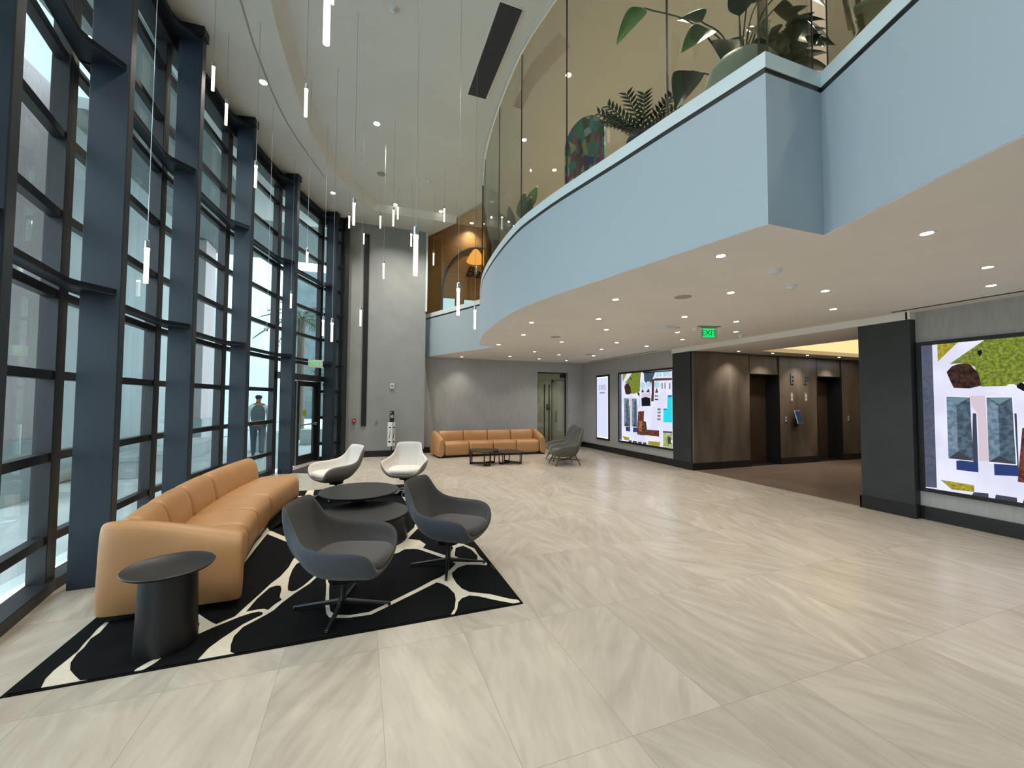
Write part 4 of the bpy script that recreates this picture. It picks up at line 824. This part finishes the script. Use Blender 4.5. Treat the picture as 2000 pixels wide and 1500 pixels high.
# ================================================================== SCREENS
AC = dict(asphalt=('53566a', '5c6074'), yellow=('b3a53c', '8d8430'), grass=('8f9a3c', '5d7030'), pink=('d8c8d4', None), bush=('4a352f', '2c2220'), dark=('1c1c20', None), shade=('454858', None), navy=('31427a', None), white=('f0f2ff', None),
          roof=('5c6f80', '40505f'), rooflight=('7f95a8', '5f7688'), hip=('43464e', None), roofmid=('6f8e99', None), slate=('46566a', None), glass=('c5e6f0', 'a8ccd8'), brown=('4f3b3c', None), pool=('2fdcec', None), pooledge=('1c84bd', None), taupe=('9a938e', '706a68'),
          brick=('7a4438', '4d2b26'), terracotta=('c8785a', '8b4a38'), tree=('55563f', '33341f'), foliage=('7d9440', 'c4cfa0'))
AM = {k: emat('aerial_' + k, v[0], 1.0, v[1], 28 if k in ('grass', 'yellow', 'foliage') else 18) for k, v in AC.items()}
E_PAVE = emat('aerial_paving', 'dfe0f2', 1.15, 'd2d3e8', 2)
def aerial(label, x, y0, L, z0, z1, ztop):
    """wall screen facing -x, its left edge at y0 and running towards -y"""
    t = thing('wall_screen', label, 'screen', (x, y0, 0), 0, 'wall screens with an aerial picture')
    F = .05
    MB().box(-.03, -L - .06, z0 - F, .0, .06, z1 + F).build('bezel', M_BLACK, t)
    mats = [E_PAVE] + list(AM.values()); keys = ['paving'] + list(AM)
    m = MB().add([(-.031, 0, z0), (-.031, -L, z0), (-.031, -L, z1), (-.031, 0, z1)], [(0, 1, 2, 3)], 0)
    for i, (k, pts) in enumerate(AERIAL):
        pts = [(min(a, L), b) for a, b in pts]
        if max(a for a, b in pts) - min(a for a, b in pts) < .004: continue
        pts = [p for j, p in enumerate(pts) if j == 0 or p != pts[j - 1]]
        if pts[0] == pts[-1]: pts = pts[:-1]
        if len(pts) < 3: continue
        m.add([(-.0315 - .00022 * i, -a, z0 + (b - .40) / 1.85 * (z1 - z0)) for a, b in pts], [tuple(range(len(pts)))], keys.index(k))
    m.build('aerial_picture', mats, t)
    return t
aerial('large wall screen showing an aerial view with a turquoise pool', 6.85, 9.71, 2.09, .40, 2.25, 0)
aerial('large wall screen with two long roofs, right of the dark pillar', 6.93, 3.13, 2.4, .41, 2.26, 0)
t = thing('portrait_display', 'tall narrow lit display reading 5505 on the right wall near the doorway', 'screen', (6.845, 10.56, 0))
MB().box(-.03, -.34, .33, 0, .34, 2.28).build('bezel', M_BLACK, t)
MB().box(-.033, -.295, .385, -.03, .295, 2.225).build('lit_edge', E_PORTE, t); MB().box(-.035, -.27, .42, -.033, .27, 2.19).build('panel', E_PORT, t)
text('display_number', '5505', .20, E_TEXT, t, basis((-.037, 0, 1.90), (0, -1, 0), (0, 0, 1)))
MB().box(-.0365, -.14, 1.725, -.035, .14, 1.765).build('display_caption', E_TEXT, t)

# ================================================================== WALL DEVICES
def dev(name, label, cat, loc, mb, m, rotz=0, **k):
    o = mb.build(name, m, **k); o.location = tuple(c * S for c in loc); o.rotation_euler = (0, 0, rotz); return tagit(o, label, cat)
t = thing('alarm_strobe', 'small white alarm strobe high on the grey wall right of the black strip', 'alarm', (.76, 11.28, 1.86))
MB().box(-.05, -.03, -.07, .05, 0, .07).build('housing', M_WHITE, t, bevel=.006); o = MB().lathe([(.03, 0), (.03, .01), (.012, .014)], 16).build('lens', M_SILVER, t, smooth=True); o.rotation_euler = (R_(90), 0, 0); o.location = (0, -.03 * S, .01 * S)
t = thing('fire_alarm_pull', 'small red fire alarm pull station on the grey wall left of the black strip', 'alarm', (-.17, 11.29, .95))
MB().box(-.045, -.035, -.05, .045, 0, .05).build('housing', M_RED, t, bevel=.005); MB().box(-.025, -.042, -.01, .025, -.035, .01).build('pull_bar', M_WHITE, t)
o = dev('round_door_button', 'round silver push plate on the grey wall right of the black strip', 'button', (.38, 11.275, .91), MB().lathe([(.04, 0), (.04, .012), (.02, .016)], 24), M_SILVER, smooth=True); o.rotation_euler = (R_(90), 0, 0)
t = thing('card_reader', 'small black card reader on the corridor wall behind the glass door', 'card reader', (6.22, 13.1, 1.26))
MB().box(-.06, -.03, -.10, .06, 0, .10).build('housing', M_BLACK, t, bevel=.005); MB().box(-.035, -.033, 0, .02, -.03, .07).build('display', M_SILVER, t)
o = dev('corridor_poster', 'white and blue notice board seen through the far doorway, left edge', 'notice board', (4.95, 13.095, 0), MB().box(0, -.02, .4, .62, 0, 1.98), [mat('notice_white', 'c6c4cc', .4)])
m = MB().box(4.98, 13.07, .42, 5.55, 13.08, 1.25).build('lower_blue_half', mat('notice_blue', '767b9c', .4)); m.parent = o; m.location = (-4.95 * S, -13.1 * S, 0)
# elevator wall fittings
for x, lb in ((9.95, 'dark elevator direction lantern, left of the pair between the elevators'), (10.41, 'dark elevator direction lantern, right of the pair between the elevators')):
    t = thing('hall_lantern', lb, 'indicator', (x, 7.0, 2.07), 0, 'elevator hall lanterns'); MB().box(-.055, -.02, -.12, .055, 0, .12).build('face', M_GRILLE, t, bevel=.003); MB().box(-.03, -.023, .02, .03, -.02, .07).box(-.03, -.023, -.07, .03, -.02, -.02).build('arrow_lens', M_BLACK, t)
for x, lb in ((9.925, 'pale braille plate below the left elevator lantern'), (10.435, 'pale braille plate below the right elevator lantern')):
    t = thing('braille_plate', lb, 'plate', (x, 7.0, 1.63), 0, 'elevator floor plates'); MB().box(-.04, -.008, -.11, .04, 0, .11).build('plate', mat('pale_plate', '8f8880', .5), t); MB().box(-.015, -.011, -.08, .02, -.008, -.03).box(-.015, -.011, 0, .02, -.008, .06).build('raised_marks', M_WHITE, t)
for x, lb in ((9.715, 'elevator call buttons right of the left elevator door'), (12.055, 'elevator call buttons right of the right elevator door')):
    t = thing('call_button_panel', lb, 'buttons', (x, 7.0, 1.085), 0, 'elevator call button panels'); MB().box(-.035, -.01, -.075, .035, 0, .075).build('plate', M_SILVER, t, bevel=.002)
    for z in (-.035, .035): MB().box(-.015, -.015, z - .015, .015, -.01, z + .015).build('button', M_WHITE, t)
t = thing('small_wall_box', 'tiny grey box beside the right elevator lantern', 'box', (10.54, 7.0, 2.09)); MB().box(-.03, -.02, -.05, .03, 0, .05).build('cover', M_GRILLE, t)
t = thing('touch_tablet', 'tilted destination tablet on the wall between the two elevators', 'tablet', (10.03, 7.0, 1.13), 0)
o1 = MB().box(-.12, -.055, -.17, .12, -.03, .17).build('housing', M_SILVER, t, bevel=.008); o2 = MB().box(-.095, -.057, -.13, .095, -.055, .14).build('display', emat('tablet_display', '39465e', .6), t)
MB().box(-.05, -.03, -.22, .05, 0, -.04).build('bracket', M_BLACK, t)
for ch in (o1, o2): ch.rotation_euler = (R_(-14), 0, R_(6)); ch.location = (0, -.05 * S, 0)
# umbrella-bag stand
t = thing('bag_stand', 'black stand with two hanging printed white umbrella bags against the grey wall', 'stand', (.75, 10.98, 0), R_(-4))
MB().lathe([(.13, 0), (.13, .012), (.03, .02)], 28).build('base', M_BLACK, t, smooth=True)
MB().tube([(0, 0, .015), (0, 0, 1.2)], .014, 10).build('pole', M_BLACK, t, smooth=True)
MB().box(-.055, -.02, .92, .055, .0, 1.21).build('sign_plate', M_BLACK, t, bevel=.008)
m = MB().box(-.035, -.022, 1.09, .04, -.02, 1.10).box(-.045, -.022, 1.055, .045, -.02, 1.072).box(-.02, -.022, 1.03, .03, -.02, 1.045).box(-.04, -.022, 1.15, -.015, -.02, 1.175)
m.build('sign_text_lines', M_WHITE, t)
for i, (x, c) in enumerate(((-.045, 'dfe6ea'), (.055, 'b9bcb8'))):
    b = MB(); w_ = .055 if i == 0 else .035
    b.loft([[(x - w_, -.03 - i * .01, z), (x + w_, -.028 + .02 * i, z), (x + w_ * .98, -.01, z), (x - w_, -.008, z)] for z in (.30, .45, .65, .86, .92)])
    o = b.build('umbrella_bag', mat('bag_film_%d' % i, c, .3), t, bevel=.004)
    g = MB()
    y = -.0335
    g.add([(x - .025, y, .50), (x - .012, y, .48), (x + .018, y, .72), (x + .008, y, .74)], [(0, 1, 2, 3)]); g.add([(x - .02, y, .77), (x + .025, y, .765), (x + .03, y, .79), (x - .02, y, .80)], [(0, 1, 2, 3)])
    g.add([(x - .035, y, .40), (x + .02, y, .395), (x + .022, y, .435), (x - .033, y, .44)], [(0, 1, 2, 3)])
    g.build('print', M_BLACK, o, solid=.001)

# ================================================================== UPPER FLOOR
# oak wall sign with arch
t = thing('arched_wall_sign', 'dark arch frame with the script letters Ben on the upper oak wall', 'sign', (3.25, 11.72, 0))
arc = [(3.25 - 1.13 * math.cos(R_(a)) - 3.25, 4.55 + 1.55 * math.sin(R_(a))) for a in range(0, 181, 6)]
rings = [[(x, -.04, z), (x, 0, z), (x * .955, 0, 4.55 + (z - 4.55) * .965), (x * .955, -.04, 4.55 + (z - 4.55) * .965)] for x, z in arc]
MB().loft(rings).box(-1.13, -.04, 4.0, -1.08, 0, 4.55).box(1.08, -.04, 4.0, 1.13, 0, 4.55).build('arch_frame', M_DARKWOOD, t, smooth=True)
text('script_letters', 'Ben', .44, M_BLACK, t, basis((-.10, -.03, 5.30), (1, 0, -.05), (.05, 0, 1)), extrude=.02, shear=.35)
for x0, x1, lb in ((2.14, 2.53, 'left pale backlit panel under the arch on the upper oak wall'), (2.78, 3.3, 'right pale backlit panel under the arch on the upper oak wall')):
    t = thing('backlit_panel', lb, 'panel', (x0, 11.72, 4.0), 0, 'backlit panels on the oak wall'); MB().box(0, -.03, 0, x1 - x0, 0, .48).build('frame', M_DARKWOOD, t); MB().box(.015, -.034, .015, x1 - x0 - .015, -.03, .465).build('panel', E_SCREENBLUE, t)
# woven lamp
t = thing('woven_pendant_lamp', 'orange glowing woven cone lamp behind the upper glass', 'pendant lamp', (2.82, 10.5, 5.22))
MB().lathe([(.245, .0), (.25, .01), (.17, .17), (.10, .29), (.05, .34), (.045, .335), (.095, .28), (.163, .163), (.243, .0)], 40).build('woven_shade', E_LAMP, t, smooth=True)
MB().lathe([(.0, .06), (.035, .08), (.04, .11), (.02, .15)], 16).build('bulb', E_BULB, t, smooth=True); MB().tube([(0, 0, .34), (0, 0, H_UP - 5.22)], .004, 6).build('cord', M_BLACK, t)
# painted board
t = thing('painted_board', 'round-topped board painted in multicoloured patches behind the balcony glass', 'artwork', (2.42, 4.12, Z_UP), R_(-62))
pts = [(-.27, .0), (.27, .0), (.27, .6)] + [(.27 * math.cos(R_(a)), .66 + .29 * math.sin(R_(a))) for a in range(0, 181, 10)] + [(-.27, .6)]
def patchy():
    m = bpy.data.materials.new('painted_patches'); m.use_nodes = True; nt = m.node_tree; b = nt.nodes['Principled BSDF']; b.inputs['Roughness'].default_value = .4
    tc = nt.nodes.new('ShaderNodeTexCoord'); mp = nt.nodes.new('ShaderNodeMapping'); mp.inputs['Scale'].default_value = (15, 1, 9); mp.inputs['Rotation'].default_value = (0, .5, 0)
    v = nt.nodes.new('ShaderNodeTexVoronoi'); v.inputs['Scale'].default_value = 1; nt.links.new(tc.outputs['Object'], mp.inputs[0]); nt.links.new(mp.outputs[0], v.inputs['Vector'])
    sp = nt.nodes.new('ShaderNodeSeparateColor'); nt.links.new(v.outputs['Color'], sp.inputs[0])
    r = nt.nodes.new('ShaderNodeValToRGB'); r.color_ramp.interpolation = 'CONSTANT'; cols = ['5aa0c0', '8a3f6c', 'c8d878', '5ab8b2', 'f0f4f6', '3f58a0', 'c060a0', '7fa594', '6cc4dc', 'e0707e', '6c7c44', 'f2ecb8']
    while len(r.color_ramp.elements) < len(cols): r.color_ramp.elements.new(.5)
    for i, c in enumerate(cols): r.color_ramp.elements[i].position = i / len(cols); r.color_ramp.elements[i].color = lin(c)
    nt.links.new(sp.outputs[0], r.inputs[0]); nt.links.new(r.outputs[0], b.inputs['Base Color']); return m
m = MB(); n = len(pts)
m.add([(x, -.015, z) for x, z in pts] + [(x, .015, z) for x, z in pts], [tuple(range(n)), tuple(range(n, 2 * n))[::-1]] + [(i, (i + 1) % n, n + (i + 1) % n, n + i) for i in range(n)])
m.build('board', patchy(), t); MB().bar((.12, .02, .6), (.16, .22, 0), .03, .02).bar((-.12, .02, .6), (-.16, .22, 0), .03, .02).build('easel_leg', M_TEAK, t)
m = MB()
for a, b in (((-.18, .22), (.2, .28)), ((-.10, .10), (.16, .34)), ((-.02, .30), (.05, .12)), ((.1, .34), (.13, .1))): m.bar((a[0], -.019, a[1]), (b[0], -.019, b[1]), .006, .012)
m.build('pale_brush_strokes', M_WHITE, t)

def leaf(mb, base, d, L, W, droop=.3, heart=False, up=(0, 0, 1), n=9, fold=.15):
    """a curved blade starting at base along direction d"""
    base = Vector(base); d = Vector(d).normalized(); u = Vector(up); r = d.cross(u)
    r = r.normalized() if r.length > .05 else Vector((1, 0, 0)); nn = r.cross(d).normalized(); rows = []
    for i in range(n):
        t = i / (n - 1)
        w = W * (math.sin(math.pi * min(1, t ** .62)) ** .8) * (1 - .25 * t) if not heart else W * (math.sin(math.pi * t ** .5) ** .75) * (1 - .1 * t)
        w = max(w, .002)
        p = base + d * L * t - Vector((0, 0, 1)) * L * droop * t * t
        rows.append([tuple(p - r * w * .5 + nn * w * fold), tuple(p - r * w * .28 + nn * w * fold * .35), tuple(p), tuple(p + r * w * .28 + nn * w * fold * .35), tuple(p + r * w * .5 + nn * w * fold)])
    return mb.loft(rows, close=False)
# large-leaf plant in a pale round pot at the glass corner
t = thing('big_leaf_plant', 'large-leaved plant with arching stems in a pale round pot at the balcony corner', 'plant', (2.84, 2.36, Z_UP))
MB().lathe([(.14, 0), (.22, .06), (.265, .16), (.26, .25), (.22, .31), (.205, .31), (.215, .25)], 36).build('pot', M_POT, t, smooth=True)
MB().disc((0, 0, .24), .21, .02, 24).build('soil', M_SOIL, t)
ST = [((-.62, .42, .98), (-.5, .25, -.55), .30, .17, 0), ((-.20, .12, .66), (-.55, .1, -.35), .28, .20, 0), ((-.05, -.10, .72), (.25, -.2, .25), .24, .17, 1), ((-.12, .02, .52), (-.3, -.2, -.75), .24, .20, 1), ((.06, -.08, .60), (-.1, -.35, -.5), .20, .15, 2),
      ((.16, -.06, .92), (.5, -.2, .1), .30, .22, 1), ((.24, -.10, .78), (.7, -.15, -.25), .32, .22, 1), ((.26, .02, .66), (.65, .05, -.45), .32, .24, 1), ((.34, -.14, .98), (.6, -.3, -.3), .30, .20, 1), ((-.30, .22, .36), (-.35, .15, -.75), .26, .22, 1),
      ((.12, .12, 1.05), (.2, .2, .3), .30, .2, 1), ((-.16, .24, .85), (-.2, .3, .35), .26, .18, 0), ((.30, .2, .55), (.7, .2, -.5), .30, .22, 1), ((.05, .05, .8), (-.2, -.1, .6), .30, .16, 1), ((.2, -.2, .5), (.5, -.5, -.4), .28, .22, 1), ((.62, -.05, .78), (.6, -.2, -.1), .28, .2, 1)]
for p, d, L, W, c in ST:
    mid = (p[0] * .45, p[1] * .45, p[2] * .75)
    MB().tube(cat_rom([(p[0] * .08, p[1] * .08, .25), mid, p], 5), [.008] * 5 + [.006] * 6, 6).build('stem', M_STEM, t, smooth=True)
    leaf(MB(), p, d, L * 1.1, W * 1.25, .25, True, up=(-.55, -.75, .35)).build('leaf', (M_LEAF, M_LEAFD, M_LEAFY)[c], t, smooth=True, solid=.0015, angle=80, sub=1)
# second leafy plant, dark, behind the corner
t = thing('bushy_dark_plant', 'dense dark-leaved plant behind the notch of the balcony glass', 'plant', (3.22, 2.28, Z_UP))
MB().lathe([(.12, 0), (.15, .2), (.14, .22)], 28).build('pot', M_POTD, t, smooth=True)
for i in range(30):
    a = i * 2.4; rr = .05 + .16 * ((i * 37) % 10) / 10; z = .3 + .42 * ((i * 53) % 12) / 12
    leaf(MB(), (rr * math.cos(a) * .6, rr * math.sin(a) * .6, z), (math.cos(a), math.sin(a), .1 - .5 * ((i * 7) % 5) / 5), .26, .15, .35, True).build('leaf', M_LEAFD, t, smooth=True, angle=80)
MB().tube([(0, 0, .1), (0, 0, .6)], .012, 6).build('stem', M_STEM, t)
# feather-leaved plant
t = thing('feather_leaf_plant', 'dark feathery-leaved plant in a low planter behind the balcony glass', 'plant', (2.50, 3.15, Z_UP))
MB().lathe([(.13, 0), (.16, .10), (.15, .12)], 28).build('planter', M_POTD, t, smooth=True)
for i in range(16):
    a = i * 2.4 + .4; el = .25 + .75 * ((i * 5) % 8) / 8; L = .44 + .22 * ((i * 3) % 5) / 5
    d = Vector((math.cos(a) * math.cos(el), math.sin(a) * math.cos(el), math.sin(el)))
    mb = MB(); path = [Vector((0, 0, .1)) + d * L * s - Vector((0, 0, 1)) * .12 * s * s for s in (0, .25, .5, .75, 1)]
    mb.tube([tuple(p) for p in path], .005, 5); side = d.cross(Vector((0, 0, 1))).normalized()
    for j in range(9):
        s = .2 + .78 * j / 8; p = Vector((0, 0, .1)) + d * L * s - Vector((0, 0, 1)) * .12 * s * s
        for sg in (-1, 1): leaf(mb, p, side * sg + d * .8, .12 * (1.1 - .4 * s), .034, .1, n=5)
    mb.build('frond', M_LEAFD, t, smooth=True, angle=80)
# strap-leaf plant farther along the curve
t = thing('upright_leaf_plant', 'tall plant with upright paddle leaves farther along the balcony curve', 'plant', (2.55, 6.5, Z_UP))
MB().lathe([(.14, 0), (.18, .26), (.17, .28)], 28).build('pot', M_POTD, t, smooth=True)
for p, d, L, W, c in (((.0, .0, .75), (.1, -.1, 1), .50, .16, 0), ((.12, -.05, .95), (.35, -.1, 1), .45, .15, 0), ((-.12, .1, .6), (-.15, 0, 1), .42, .13, 1), ((.05, -.12, .7), (.15, -.2, 1), .40, .14, 1), ((-.2, -.05, .45), (-.6, -.2, .7), .42, .16, 1), ((.2, .1, .5), (.6, .2, .6), .42, .16, 1), ((-.05, -.2, .4), (-.2, -.8, .4), .4, .16, 1), ((0, .2, .4), (0, .8, .5), .4, .16, 1)):
    MB().tube([(p[0] * .1, p[1] * .1, .2), p], .008, 6).build('stem', M_STEM, t)
    leaf(MB(), p, d, L * 1.1, W * 1.3, .12, up=(-.35, -.9, .1)).build('leaf', (M_LEAF, M_LEAFD)[c], t, smooth=True, angle=80, solid=.0015)
# rope chair upstairs
t = thing('rope_lounge_chair', 'lounge chair of pale woven straps on teak legs behind the upper glass', 'chair', (3.53, 1.60, Z_UP), R_(202))
for sx in (-1, 1):
    for sy in (-1, 1): MB().tube([(.27 * sx, .26 * sy, .62 if sx > 0 else .5), (.18 * sx + .0, .24 * sy, .25), (.30 * sx, .30 * sy, 0)], [.014, .02, .02], 10).build('leg', M_TEAK, t, smooth=True)
MB().box(-.28, -.27, .33, .28, .27, .37).build('seat', M_ROPE, t, bevel=.015)
for i in range(5):
    y = -.24 + .12 * i
    MB().bar((-.26, y, .36), (-.36, y * 1.1, .85), .095, .02).build('back_strap', M_ROPE, t, bevel=.006)
for sy in (-1, 1):
    for i in range(3): MB().bar((.24 - .2 * i, .30 * sy, .36), (.20 - .2 * i, .33 * sy, .62), .12, .02, up=(0, 1, 0)).build('side_strap', M_ROPE, t, bevel=.006)
MB().tube([(.28, -.33, .62), (-.30, -.36, .64), (-.38, -.2, .86), (-.38, .2, .86), (-.30, .36, .64), (.28, .33, .62)], .018, 10).build('top_rail', M_TEAK, t, smooth=True)

# ================================================================== PERSON, PALMS AND STREET OUTSIDE
def skin_body(name, verts, edges, radii, m, parent, sub=2, root=0):
    me = bpy.data.meshes.new(name); me.from_pydata([tuple(c * S for c in v) for v in verts], edges, []); me.materials.append(m)
    o = bpy.data.objects.new(name, me); COL.objects.link(o); o.parent = parent
    sk = o.modifiers.new('skin', 'SKIN'); sk.use_smooth_shade = True
    for i, (d, r) in enumerate(zip(me.skin_vertices[0].data, radii)):
        d.radius = (r[0] * S, r[1] * S) if isinstance(r, tuple) else (r * S, r * S); d.use_root = (i == root)
    s_ = o.modifiers.new('sub', 'SUBSURF'); s_.levels = sub; s_.render_levels = sub
    return o
t = thing('person', 'person in white shirt with grey backpack walking away outside the window', 'person', (-2.50, 12.2, -.03), R_(100))
t.scale = (1.08, 1.08, 1.08)
# local +x is the walking direction
V = [(0, 0, .80), (0, 0, .95), (0, 0, 1.10), (0, 0, 1.24), (.0, 0, 1.31), (.015, 0, 1.37), (.02, 0, 1.44), (.02, 0, 1.50),
     (0, .085, .76), (.05, .085, .42), (.12, .085, .07), (.22, .09, .03), (0, -.085, .76), (-.02, -.085, .42), (-.14, -.085, .09), (-.05, -.09, .03),
     (0, .16, 1.23), (-.02, .20, 1.02), (.07, .20, .84), (0, -.16, 1.23), (.03, -.20, 1.02), (.10, -.19, .84)]
Ed = [(0, 1), (1, 2), (2, 3), (3, 4), (4, 5), (5, 6), (6, 7), (0, 8), (8, 9), (9, 10), (10, 11), (0, 12), (12, 13), (13, 14), (14, 15), (3, 16), (16, 17), (17, 18), (3, 19), (19, 20), (20, 21)]
Rr = [(.10, .13), (.09, .12), (.10, .14), (.08, .13), (.045, .05), (.05, .05), (.08, .072), (.06, .055), .08, .055, .038, .03, .08, .055, .038, .03, .048, .038, .028, .048, .038, .028]
skin_body('body', V, Ed, Rr, M_SKIN, t)
skin_body('shirt', [(0, 0, .80), (0, 0, .98), (0, 0, 1.12), (0, 0, 1.25), (0, .17, 1.235), (-.02, .21, 1.02), (.06, .205, .88), (0, -.17, 1.235), (.03, -.21, 1.02), (.09, -.195, .88), (0, 0, 1.30)], [(0, 1), (1, 2), (2, 3), (3, 4), (4, 5), (5, 6), (3, 7), (7, 8), (8, 9), (3, 10)], [(.135, .168), (.125, .155), (.12, .16), (.10, .15), .062, .05, .042, .062, .05, .042, .06], M_SHIRT, t)
skin_body('trousers', [(0, 0, .85), (0, .09, .75), (.05, .088, .42), (.12, .086, .08), (0, -.09, .75), (-.02, -.088, .42), (-.14, -.086, .11)], [(0, 1), (1, 2), (2, 3), (0, 4), (4, 5), (5, 6)], [(.125, .155), .095, .068, .055, .095, .068, .055], M_TROU, t)
for x, y, z in ((.12, .085, .0), (-.12, -.085, .02)):
    MB().loft([[(x + dx, y - w, z), (x + dx, y + w, z), (x + dx, y + w * .8, z + h), (x + dx, y - w * .8, z + h)] for dx, w, h in ((-.06, .035, .07), (0, .04, .09), (.08, .042, .06), (.15, .03, .035))]).build('shoe', M_SHOE, t, bevel=.01)
skin_body('hair', [(-.02, 0, 1.40), (-.005, 0, 1.46), (.0, 0, 1.51)], [(0, 1), (1, 2)], [(.065, .07), (.088, .082), (.07, .064)], M_HAIR, t)
m = MB().loft([[(-.24 + a, -w, z), (-.24 + a, w, z), (-.10, w, z), (-.10, -w, z)] for z, w, a in ((.86, .12, .03), (.92, .15, 0), (1.10, .155, 0), (1.22, .12, .03), (1.27, .06, .06))])
m.build('backpack', M_BACKP, t, bevel=.02, smooth=True, sub=1)

def palm(label, x, y, h, n=22, L=1.5):
    t = thing('palm_tree', label, 'tree', (x, y, -.03), 0, 'palm trees outside')
    MB().tube([(0, 0, 0), (.03, 0, h * .4), (0, .05, h)], [.19, .14, .13], 14).build('trunk', M_BARK, t, smooth=True)
    for i in range(n):
        a = i * 2.4; el = -.3 + 1.3 * i / n; d = Vector((math.cos(a) * math.cos(el), math.sin(a) * math.cos(el), math.sin(el))); mb = MB()
        side = d.cross(Vector((0, 0, 1))).normalized(); P = lambda s: Vector((0, .05, h)) + d * L * s - Vector((0, 0, 1)) * .75 * s * s
        mb.tube([tuple(P(s)) for s in (0, .3, .6, 1)], .015, 5)
        for j in range(16):
            s = .15 + .84 * j / 15
            for sg in (-1, 1): leaf(mb, P(s), side * sg + d * .6 - Vector((0, 0, .35)), .38 * (1.1 - s * .6), .035, .25, n=4)
        mb.build('frond', M_LEAF, t, smooth=True, angle=80)
palm('palm tree seen over the entry door, nearer one', -2.2, 17.2, 4.6)
palm('palm tree beyond the entry door, farther right', -1.3, 23.0, 5.6)
palm('palm tree at the far left behind the granite pier', -9.5, 12.0, 5.0)
def tree(label, x, y, h, r):
    t = thing('street_tree', label, 'tree', (x, y, -.03), 0, 'trees outside')
    MB().tube([(0, 0, 0), (0, 0, h * .6)], [.12, .08], 10).build('trunk', M_BARK, t)
    mb = MB(); rnd = random.Random(int(x * 10))
    for i in range(420):
        v = Vector((rnd.gauss(0, 1), rnd.gauss(0, 1), rnd.gauss(0, 1))).normalized() * r * rnd.random() ** .4
        leaf(mb, (v.x, v.y, h * .75 + v.z * .8), (rnd.uniform(-1, 1), rnd.uniform(-1, 1), rnd.uniform(-.6, .4)), .30, .16, .2, n=4)
    mb.build('crown', M_LEAF, t)
tree('green street tree seen low in the nearest window, far left', -9.0, 8.0, 3.6, 1.5)
tree('green street tree beyond the entry door', -3.2, 37.0, 4.6, 2.2)
tree('green street tree behind the first one at far left', -12.0, 13.0, 4.4, 1.8)
struct('street_wall', MB().box(-8, 34, 0, 4, 34.3, 1.3), M_STREET)
struct('street_building', MB().box(-14, 44, 0, 8, 50, 14).box(-11, 43.9, 1.2, 5, 44, 2.2), M_STREET)
